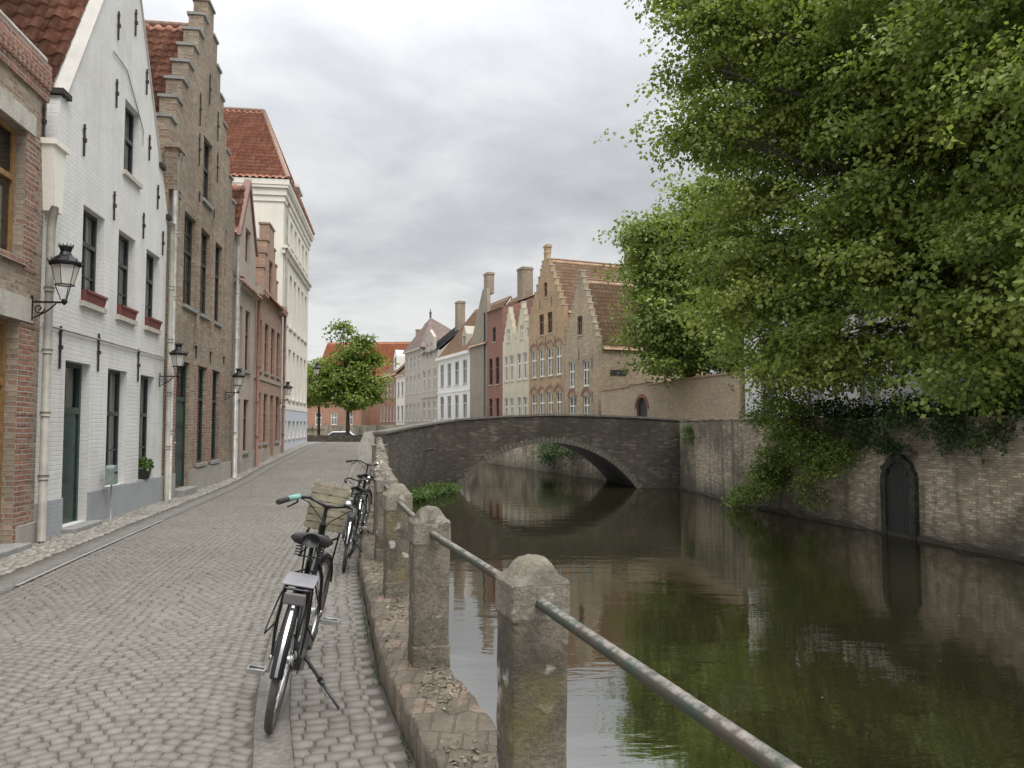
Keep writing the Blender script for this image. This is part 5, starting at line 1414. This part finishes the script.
# ------------------------------------------------------------------ bicycles (x forward, y left, z up, origin under the rear wheel)
WR = .345; WB = 1.06; STEER = R(-9)
HEAD_T = Vector((.83,0,.90)); HEAD_B = Vector((.885,0,.66))
def steer_fn(ang):
    Mx = Matrix.Translation(HEAD_T) @ Matrix.Rotation(ang, 4, (HEAD_T-HEAD_B).normalized()) @ Matrix.Translation(-HEAD_T)
    return lambda p: Mx @ p
def make_bike(name, steer, basket, bar_rise=0.0, swept=.30, carrier_box=False):
    b = empty(name); st = steer_fn(steer)
    fr = MB()
    fr.tube([(.40,0,.30),(.335,0,.50),(.255,0,.80)], .0155, 10)             # seat tube
    fr.tube([(.40,0,.30),(.55,0,.40),(.72,0,.56),(.875,0,.70)], .019, 10)   # lower tube of the open frame
    fr.tube([(.315,0,.56),(.50,0,.57),(.70,0,.68),(.845,0,.83)], .015, 10)
    fr.tube([HEAD_B-(HEAD_T-HEAD_B)*.05, HEAD_T+(HEAD_T-HEAD_B)*.1], .021, 10)
    for s in (-1, 1):
        fr.tube([(.385,.03*s,.30),(.20,.052*s,.325),(0,.062*s,WR)], .0095, 8)
        fr.tube([(.285,.02*s,.70),(.15,.05*s,.53),(0,.062*s,WR)], .0085, 8)
    fr.tube([(.40,-.045,.30),(.40,.045,.30)], .026, 10)
    fr.tube([(.255,0,.79),(.232,0,.885)], .0125, 8)
    fr.build('frame', MT['bike_black'], b)
    def wheel(cx, fn):
        t_ = MB(); t_.torus((cx,0,WR), WR-.020, .021, 56, 10, flat=.95)
        if fn: t_.xform(fn)
        w = t_.build('wheel', MT['rubber'], b)
        r_ = MB(); r_.torus((cx,0,WR), WR-.046, .013, 56, 8, flat=1.15)
        if fn: r_.xform(fn)
        r_.build('rim', MT['chrome'], w)
        s_ = MB()
        for k in range(32):
            a = 2*math.pi*k/32; a2 = a + (.42 if k % 4 < 2 else -.42); sd = .028 if k % 2 else -.028
            s_.tube([(cx+.024*math.cos(a2), sd, WR+.024*math.sin(a2)), (cx+(WR-.055)*math.cos(a), 0, WR+(WR-.055)*math.sin(a))], .0016, 4, cap=False)
        if fn: s_.xform(fn)
        s_.build('spokes', MT['chrome'], w)
        h_ = MB(); h_.tube([(cx,-.075,WR),(cx,.075,WR)], .007, 8); h_.tube([(cx,-.045,WR),(cx,-.03,WR),(cx,.03,WR),(cx,.045,WR)], [.032,.022,.022,.036], 12)
        for s in (-1, 1): h_.tube([(cx,.066*s,WR),(cx,.080*s,WR)], .015, 8)
        if fn: h_.xform(fn)
        h_.build('hub', MT['chrome'], w)
        return w
    wheel(0, None); wheel(WB, st)
    def guard(cx, a0, a1, fn, mat):
        n = 22; vs = []; fs = []
        for i in range(n+1):
            a = R(a0+(a1-a0)*i/n)
            for yy, dr in ((-.030,-.020),(-.022,.0),(0,.008),(.022,.0),(.030,-.020)):
                rr = WR+.018+dr; vs.append((cx+rr*math.cos(a), yy, WR+rr*math.sin(a)))
        for i in range(n):
            for j in range(4): fs.append((i*5+j, i*5+j+1, (i+1)*5+j+1, (i+1)*5+j))
        m = MB(); m.add(vs, fs, True)
        a = R(a0 if cx == 0 else a1)
        for s in (-1, 1): m.tube([(cx,.068*s,WR),(cx+(WR+.0)*math.cos(R((a0*.75+a1*.25))), .033*s, WR+WR*math.sin(R(a0*.75+a1*.25)))], .003, 5)
        if fn: m.xform(fn)
        o = m.build('mudguard', MT[mat], b); return o
    mg = guard(0, 178, 40, None, 'bike_black')
    stp = MB(); n = 12; vs = []
    for i in range(n+1):
        a = R(176-56*i/n)
        for yy in (-.007, .007): vs.append(((WR+.0285)*math.cos(a), yy, WR+(WR+.0285)*math.sin(a)))
    stp.add(vs, [(2*i, 2*i+1, 2*i+3, 2*i+2) for i in range(n)], True); stp.build('chrome_stripe', MT['chrome'], mg)
    guard(WB, 165, 20, st, 'bike_black')
    # dress guard
    fk = MB()
    for s in (-1, 1): fk.tube([tuple(HEAD_B+Vector((0,.03*s,0))), (.93,.052*s,.58), (.985,.06*s,.45), (WB,.062*s,WR)], [.013,.012,.010,.008], 8)
    fk.tube([tuple(HEAD_B+Vector((0,-.035,0))), tuple(HEAD_B+Vector((0,.035,0)))], .017, 8); fk.xform(st); fk.build('fork', MT['bike_black'], b)
    # handlebar
    zt = 1.05+bar_rise; hb = MB()
    stem = Vector((.80,0,1.03+bar_rise))
    hb.tube([HEAD_T, HEAD_T.lerp(stem, .8), stem], .0125, 8)
    pts = []
    for s in (-1, 1):
        pts.append([(stem.x, 0, stem.z), (stem.x+.045, .06*s, stem.z+.012), (stem.x+.035, .12*s, stem.z+.03), (stem.x-.03, .178*s, stem.z+.025), (stem.x-swept*.50, .205*s, stem.z+.01), (stem.x-swept*.9, .215*s, stem.z+.0)])
        hb.tube(pts[-1], .0112, 8)
    hb.xform(st); ho = hb.build('handlebar', MT['bike_black'] if basket else MT['bike_black'], b)
    for s, p in zip((-1, 1), pts):
        g = MB(); a_, c_ = Vector(p[4]), Vector(p[5]); g.tube([a_+(a_-c_)*.25, c_, c_+(c_-a_).normalized()*.012], [.0165,.0172,.014], 10); g.xform(st)
        g.build('grip', MT['rubber_black'], ho)
        br_ = MB(); q0 = Vector(p[3]); br_.tube([q0, q0+Vector((.02,.0,-.035)), q0+Vector((-.12,.012*s,-.055))], .006, 6); br_.tube([q0, q0+Vector((.10,-.05*s,-.03)), Vector((stem.x+.09,.02*s,stem.z-.10)), Vector((.86,0,.85))], .0035, 5); br_.xform(st)
        br_.build('brake_lever', MT['bike_black'], ho)
    if basket:
        tp_ = MB(); a_, c_ = Vector(pts[1][3]), Vector(pts[1][4]); tp_.tube([a_.lerp(c_, -.1), a_.lerp(c_, .4), a_.lerp(c_, .95)], .0175, 10); tp_.xform(st); tp_.build('wrapped_tape', MT['teal'], ho)
    bl_ = MB(); bl_.lathe([(.0,.03),(.018,.026),(.026,.012),(.027,0),(0,0)], (stem.x+.035,-.12,stem.z+.035), 12); bl_.xform(st); bl_.build('bell', MT['chrome'], ho)
    # saddle
    n = 14; vs = []; fs = []; rings = []
    for i in range(n+1):
        t_ = i/n; x = .085 + .29*t_
        hw = .098*(1-t_)**.9*1.0 + .022 if t_ > .22 else (.118*math.sqrt(max(.02, 1-((.22-t_)/.24)**2)))
        hw = min(hw, .112) if t_ <= .3 else hw
        zc = .925 + .012*math.cos(t_*math.pi) + .02*(t_ > .9)*(0)
        for j in range(9):
            a = math.pi*j/8; vs.append((x, hw*math.cos(a), zc + .034*math.sin(a)*(.85+.3*(1-t_)) - .01))
        for j in range(1, 8):
            a = math.pi*j/8; vs.append((x, hw*.86*math.cos(math.pi-a), zc-.030-.012*math.sin(a)))
    k = 16
    for i in range(n):
        for j in range(k): fs.append((i*k+j, i*k+(j+1) % k, (i+1)*k+(j+1) % k, (i+1)*k+j))
    fs += [tuple(range(k)), tuple(n*k+j for j in reversed(range(k)))]
    sd = MB(); sd.add(vs, fs, True); so = sd.build('saddle', MT['saddle'], b)
    sp = MB()
    for s in (-1, 1):
        hel = [(.125+.018*math.cos(a), .055*s+.018*math.sin(a), .838+.06*a/(2*math.pi*4)) for a in np.linspace(0, 2*math.pi*4, 40)]
        sp.tube(hel, .0035, 5)
        sp.tube([(.125,.055*s,.838),(.22,.025*s,.868),(.34,.012*s,.905)], .004, 5)
    sp.tube([(.125,-.055,.838),(.125,.055,.838)], .0045, 5); sp.build('spring', MT['bike_black'], so)
    # rear rack
    rk = MB()
    for s in (-1, 1):
        rk.tube([(.20,.055*s,.735),(-.02,.06*s,.74),(-.20,.06*s,.735)], .006, 6)
        rk.tube([(-.02,.062*s,.735),(-.01,.075*s,.55),(0,.07*s,WR+.01)], .0055, 6)
        rk.tube([(-.17,.06*s,.735),(-.10,.075*s,.53),(.0,.07*s,WR+.01)], .0055, 6)
        rk.tube([(.05,.062*s,.735),(.09,.10*s,.62),(.04,.125*s,.49),(-.06,.12*s,.47),(-.08,.075*s,.54)], .0045, 6)
    rk.tube([(-.20,-.06,.735),(-.215,-.03,.737),(-.215,.03,.737),(-.20,.06,.735)], .006, 6)
    for x in (-.14, -.02, .1, .18): rk.tube([(x,-.058,.738),(x,.058,.738)], .0045, 6)
    rk.tube([(.20,-.055,.735),(.27,0,.75),(.20,.055,.735)], .005, 6)
    ro = rk.build('rear_rack', MT['bike_black'], b)
    if basket:
        pp = MB(); pp.box(-.19, .10, -.078, .078, .7465, .756); pp.build('rack_plate', MT['rack_plate'], ro, bevel=.004)
    rf = MB(); rf.box(-.232, -.212, -.052, .052, .665, .722); rf.build('rear_reflector', MT['reflector'], ro, bevel=.008)
    # chain case, cranks, pedals
    cc_ = MB(); pl2 = [(.40+.118*math.cos(a), .30+.118*math.sin(a)) for a in np.linspace(-2.0, 2.0, 16)] + [(.02,.40),(-.05,.375),(-.05,.315),(.02,.29)]
    cc_.prism(pl2, -.082, -.056); cc_.build('chain_case', MT['bike_black'], b, bevel=.006)
    CA = R(100)
    cranks = {}
    for s, a in ((-1, CA), (1, CA+math.pi)):
        e_ = Vector((.40+.17*math.cos(a), .105*s, .30+.17*math.sin(a)))
        ck = MB(); ck.bar((.40,.098*s,.30), e_, .022, .013)
        ck.tube([(.40,.04*s,.30),(.40,.10*s,.30)], .011, 8)
        cranks[s] = ck.build('crank', MT['chrome'], b)
    for s, a in ((-1, CA), (1, CA+math.pi)):
        e_ = Vector((.40+.17*math.cos(a), .105*s, .30+.17*math.sin(a)))
        pd = MB(); pd.tube([e_, e_+Vector((0,.115*s,0))], .006, 6)
        for dx in (-.034, .034): pd.bar(e_+Vector((dx,.018*s,0)), e_+Vector((dx,.112*s,0)), .017, .024)
        for dy in (.02, .11): pd.bar(e_+Vector((-.036,dy*s,0)), e_+Vector((.036,dy*s,0)), .008, .02)
        pd.build('pedal', MT['chrome'], cranks[s])
    # kick stand leaning out on the right
    ks = MB(); ks.tube([(.27,-.045,.315),(.25,-.09,.285),(.225,-.19,.19),(.20,-.315,.070)], [.010,.0095,.0085,.0085], 8); ks.tube([(.228,-.178,.201),(.222,-.205,.176)], .016, 8)
    ks.build('kickstand', MT['bike_black'], b)
    # lamp
    hl = MB(); hl.lathe([(0,-.05),(.022,-.045),(.036,-.01),(.040,.02),(.034,.028),(0,.03)], (0,0,0), 14); hl.xform(lambda q: Vector((.955+q.z, q.x, .80+q.y))); hl.bar((.955,0,.80), (.88,0,.74), .012); hl.xform(st)
    hl.build('headlamp', MT['chrome'], b)
    if basket:
        bk = MB(); x0, x1, hw, z0, z1 = .925, 1.13, .115, .875, 1.14
        nsl = 6
        for k in range(nsl):
            za = z0+(z1-z0)*k/nsl; zb = za+(z1-z0)/nsl*.80
            bk.box(x0-.006, x0+.004, -hw, hw, za, zb); bk.box(x1-.004, x1+.006, -hw, hw, za, zb)
            bk.box(x0, x1, -hw-.005, -hw+.005, za+.002, zb-.002); bk.box(x0, x1, hw-.005, hw+.005, za+.002, zb-.002)
        for xx in (x0+.014, x1-.014):
            for yy in (-hw+.014, hw-.014, 0): bk.box(xx-.010, xx+.010, yy-.012, yy+.012, z0, z1+.018)
        for k in range(7): bk.box(x0, x1, -hw+.01+k*.030, -hw+.030+k*.030, z0-.006, z0+.002)
        bo = bk.build('front_crate', MT['basket'], b)
        fr_ = MB()
        for s in (-1, 1): fr_.tube([(1.10,.10*s,.835),(1.08,.085*s,.60),(WB,.07*s,WR)], .006, 6); fr_.tube([(.88,.02*s,.80),(.93,.10*s,.836),(1.19,.10*s,.836)], .007, 6)
        fr_.build('front_rack', MT['bike_black'], b)
    return b
def place_bike(b, x, y, heading, lean, z=.012, sc=1.0):
    b.location = (x, y, z); b.rotation_euler = (R(lean), 0, R(90+heading)); b.scale = (sc, sc, sc)
bk1 = make_bike('bicycle', R(-10), True)
place_bike(bk1, -1.265, 4.14, 9.0, 11.0, sc=1.05)
tag(bk1, 'black city bicycle with pale wooden front crate and grey rack plate, nearest on its stand', 'bicycle', 'bicycles parked along the canal wall')
bk2 = make_bike('bicycle', R(14), False, -.05, .26)
place_bike(bk2, -1.83, 8.5, 9.0, 8, sc=.95)
tag(bk2, 'black bicycle without a crate, parked on the setts just behind the nearest one', 'bicycle', 'bicycles parked along the canal wall')
bk3 = make_bike('bicycle', R(-16), False, .02, .30)
place_bike(bk3, -2.03, 9.95, 9.5, 9)
tag(bk3, 'farthest black bicycle with raised handlebar, leaning close to the canal posts', 'bicycle', 'bicycles parked along the canal wall')

# ------------------------------------------------------------------ wall lanterns
def make_lantern():
    """origin on the wall at the bracket; the lantern stands .48 m out along -y"""
    L = empty('wall_lantern'); out = -.48
    a = MB()
    a.box(-.025, .025, -.015, .0, -.28, .12)
    a.bar((0,0,.02), (0,out,.02), .026, .03)
    a.tube([(0,-.01,-.24),(0,-.10,-.20),(0,-.22,-.13),(0,-.33,-.03),(0,-.36,.0)], .012, 7)
    sp_ = [(0, -.11-.085*(1-t/16)*math.cos(t*.62), -.085-.085*(1-t/16)*math.sin(t*.62)) for t in range(15)]
    a.tube(sp_, .010, 6)
    a.lathe([(.0,-.05),(.03,-.02),(.045,.0),(.045,.035),(.02,.06),(0,.06)], (0,out,.02), 10)
    L0 = a.build('bracket', MT['iron'], L)
    f = MB(); n = 6
    def ring(r, z): return [Vector((r*math.cos(2*math.pi*k/n), out+r*math.sin(2*math.pi*k/n), z)) for k in range(n)]
    lo, hi = ring(.125, .31), ring(.205, .62); sm_ = ring(.05, .06); rg = ring(.14, .30)
    for k in range(n):
        f.tube([lo[k], hi[k]], .0065, 5)
        f.tube([rg[k], rg[(k+1) % n]], .010, 6)
    for k in range(0, n, 2 if n == 6 else 1): f.tube([sm_[k], rg[k]], .008, 5)
    for k in range(n): f.bar(hi[k], hi[(k+1) % n], .018, .03)
    f.build('lantern_frame', MT['iron'], L)
    g = MB()
    for k in range(n): g.add([lo[k], lo[(k+1) % n], hi[(k+1) % n], hi[k]], [(0,1,2,3)])
    g.add(lo, [tuple(range(n))]); g.build('lamp_glass', MT['lamp_glass'], L)
    c = MB(); c.lathe([(.235,.615),(.24,.66),(.215,.68),(.16,.735),(.10,.775),(.075,.83),(.085,.86),(.10,.92),(.085,.925),(.05,.90),(.03,.94),(0,.945)], (0,out,0), 12, smooth=False)
    for k in range(12):
        an = 2*math.pi*k/12
        c.tube([(.235*math.cos(an), out+.235*math.sin(an), .655), (.255*math.cos(an), out+.255*math.sin(an), .71)], [.016,.004], 5)
        c.tube([(.095*math.cos(an), out+.095*math.sin(an), .905), (.11*math.cos(an), out+.11*math.sin(an), .955)], [.013,.004], 5)
    c.build('lantern_cap', MT['iron'], L)
    s = MB(); s.lathe([(0,.60),(.03,.60),(.03,.50),(.022,.44),(0,.43)], (0,out,0), 10); s.build('bulb', MT['white_paint'], L)
    return L
lan0 = make_lantern()
LAN = [(10.2, 3.22, .84, 'big iron wall lantern on a scroll bracket between the brick and the white house'),
       (15.75, 2.58, .74, 'iron wall lantern at the corner of the white house and the stepped gable house'),
       (21.75, 2.5, .74, 'iron wall lantern where the stepped gable house meets the greige house'),
       (31.3, 2.6, .80, 'dark wall lantern where the faded red house meets the cream townhouse'),
       (41.6, 4.05, .95, 'wall lantern at the far corner of the cream townhouse, seen against the young trees')]
for i, (y, z, s_, lab) in enumerate(LAN):
    o = lan0 if i == 0 else copy_tree(lan0)
    p = Vector((hx(y), y, z)); nrm = Vector((SX.y, -SX.x, 0)); p += nrm*(.03 if i else .02)
    o.location = p; o.rotation_euler = (0, 0, SA); o.scale = (s_, s_, s_)
    tag(o, lab, 'lantern', 'wall lanterns along the house fronts')

# ------------------------------------------------------------------ parked cars seen over the low wall
def make_car():
    c = empty('parked_car')
    side = [(-2.05,.35),(-2.08,.62),(-1.95,.88),(-1.45,.95),(-.85,1.40),(.75,1.43),(1.45,.98),(1.95,.90),(2.08,.60),(2.05,.32)]
    b = MB()
    def sect(yy, ins): return [(x*(1-ins*.03), yy, z if z < .9 else .9+(z-.9)*(1-ins*.10)) for x, z in side]
    secs = [sect(-.84,1), sect(-.74,0), sect(.74,0), sect(.84,1)]
    n = len(side); vs = [p for s in secs for p in s]; fs = []
    for i in range(3):
        for j in range(n): fs.append((i*n+j, i*n+(j+1) % n, (i+1)*n+(j+1) % n, (i+1)*n+j))
    fs += [tuple(range(n)), tuple(3*n+j for j in reversed(range(n)))]
    b.add(vs, fs); b.build('body', m_plain('white_car_paint', (.75,.76,.77), .25, 0, var=.04), c, bevel=.03)
    for s in (-1, 1):
        g = MB(); g.prism([(-1.32,.98),(1.25,.98),(.68,1.35),(-.80,1.33)], .82*s, .852*s); g.build('window', MT['dark_paint'], c)
    g = MB(); g.add([(1.36,-.68,1.0),(1.36,.68,1.0),(.82,.62,1.40),(.82,-.62,1.40)], [(0,1,2,3)]); g.xform(lambda q: q+Vector((.045,0,.03))); g.build('windscreen', MT['dark_paint'], c)
    for x in (-1.3, 1.3):
        for s in (-1, 1):
            w_ = MB(); w_.torus((x,.78*s,.31), .22, .09, 24, 8); wo = w_.build('wheel', MT['rubber_black'], c)
            r_ = MB(); r_.tube([(x,.74*s,.31),(x,.855*s,.31)], .17, 16); r_.build('rim', MT['chrome'], wo)
    for s in (-1, 1):
        h_ = MB(); h_.box(1.98, 2.09, .5*s-.16, .5*s+.16, .62, .76); h_.build('headlight', MT['lintel'], c)
    return c
car = make_car(); car.location = (-16.2, 74.0, -.42); car.rotation_euler = (0,0,R(4))
tag(car, 'white car parked beyond the low wall, left of the tallest young tree trunk', 'car', 'cars parked beyond the low wall')
car2 = copy_tree(car); car2.location = (-12.2, 75.0, -.42); car2.rotation_euler = (0,0,R(-3))
tag(car2, 'white car parked beyond the low wall, right of the tallest young tree trunk', 'car', 'cars parked beyond the low wall')

# ------------------------------------------------------------------ sky, light, camera
wd = bpy.data.worlds.new('World'); scene.world = wd; wd.use_nodes = True
nt = wd.node_tree; nt.nodes.clear()
def wn(typ, ins=None, **props):
    nd = nt.nodes.new('ShaderNode'+typ)
    for k, v in props.items(): setattr(nd, k, v)
    for k, v in (ins or {}).items():
        if isinstance(v, bpy.types.NodeSocket): nt.links.new(v, nd.inputs[k])
        else: nd.inputs[k].default_value = v
    return nd
SUN_EL, SUN_AZ = R(56), R(152)
sky = wn('TexSky', sky_type='NISHITA', sun_disc=False, sun_elevation=SUN_EL, sun_rotation=SUN_AZ, air_density=1.5, dust_density=4.0)
tc = wn('TexCoord').outputs['Generated']
sx = wn('SeparateXYZ', {0: tc})
def wm(op, a, b=0.0): return wn('Math', {0: a, 1: b}, operation=op).outputs[0]
zz = wm('ADD', wm('MAXIMUM', sx.outputs[2], 0.0), .16)
pl = wn('CombineXYZ', {0: wm('DIVIDE', sx.outputs[0], zz), 1: wm('DIVIDE', sx.outputs[1], zz), 2: 0.0}).outputs[0]
pm = wn('Mapping', {'Vector': pl, 'Location': (CLX, CLY, 0), 'Scale': (1.0, 1.0, 1)}).outputs[0]
n1 = wn('TexNoise', {'Vector': pm, 'Scale': .62, 'Detail': 7.0, 'Roughness': .52, 'Distortion': .25}).outputs[0]
n2 = wn('TexNoise', {'Vector': pm, 'Scale': 1.9, 'Detail': 6.0, 'Roughness': .55, 'Distortion': .4}).outputs[0]
cl = wm('ADD', wm('MULTIPLY', n1, .68), wm('MULTIPLY', n2, .32))
rp = wn('ValToRGB', {0: cl}); cr = rp.color_ramp
cr.elements[0].position = .37; cr.elements[0].color = (.50,.515,.545,1)
cr.elements[1].position = .60; cr.elements[1].color = (.96,.96,.96,1)
e_ = cr.elements.new(.49); e_.color = (.675,.69,.715,1)
# overcast skies are brighter overhead
zg = wm('ADD', .95, wm('MULTIPLY', wm('POWER', wm('MAXIMUM', sx.outputs[2], 0.0), 3.0), ZEN))
hz = wn('MapRange', {0: sx.outputs[2], 1: 0.0, 2: .20, 3: 1.12, 4: 1.0}).outputs[0]
k = wm('MULTIPLY', wm('MULTIPLY', zg, hz), SKYG)
cc = wn('VectorMath', {0: rp.outputs[0], 'Scale': k}, operation='SCALE').outputs[0]
mx = wn('MixRGB', {0: .93, 1: sky.outputs[0], 2: cc}).outputs[0]
bg = wn('Background', {0: mx, 1: .10})
nt.links.new(bg.outputs[0], wn('OutputWorld').inputs[0])
sl_ = bpy.data.lights.new('sun', 'SUN'); sl_.energy = 1.5; sl_.angle = R(35); sl_.color = (1.0,.965,.92)
so_ = bpy.data.objects.new('sun', sl_); COL.objects.link(so_)
sd_ = Vector((math.sin(SUN_AZ)*math.cos(SUN_EL), math.cos(SUN_AZ)*math.cos(SUN_EL), math.sin(SUN_EL)))
so_.rotation_euler = sd_.to_track_quat('Z', 'Y').to_euler()
cam = bpy.data.cameras.new('camera'); cam.sensor_width = 36; cam.lens = 773/1024*36; cam.clip_end = 2000; cam.clip_start = .05
co = bpy.data.objects.new('camera', cam); COL.objects.link(co); co.location = (0,0,1.6); co.rotation_euler = (R(90+3.04),0,0)
scene.camera = co
vs_ = scene.view_settings; vs_.view_transform = 'Standard'; vs_.look = 'None'; vs_.exposure = EXPO; vs_.gamma = 1; vs_.use_curve_mapping = False
scene.cycles.use_denoising = True
try: scene.cycles.denoiser = 'OPENIMAGEDENOISE'
except Exception: pass
scene.cycles.max_bounces = 7; scene.cycles.diffuse_bounces = 3; scene.cycles.glossy_bounces = 3; scene.cycles.transparent_max_bounces = 8; scene.cycles.transmission_bounces = 3
scene.cycles.sample_clamp_indirect = 6
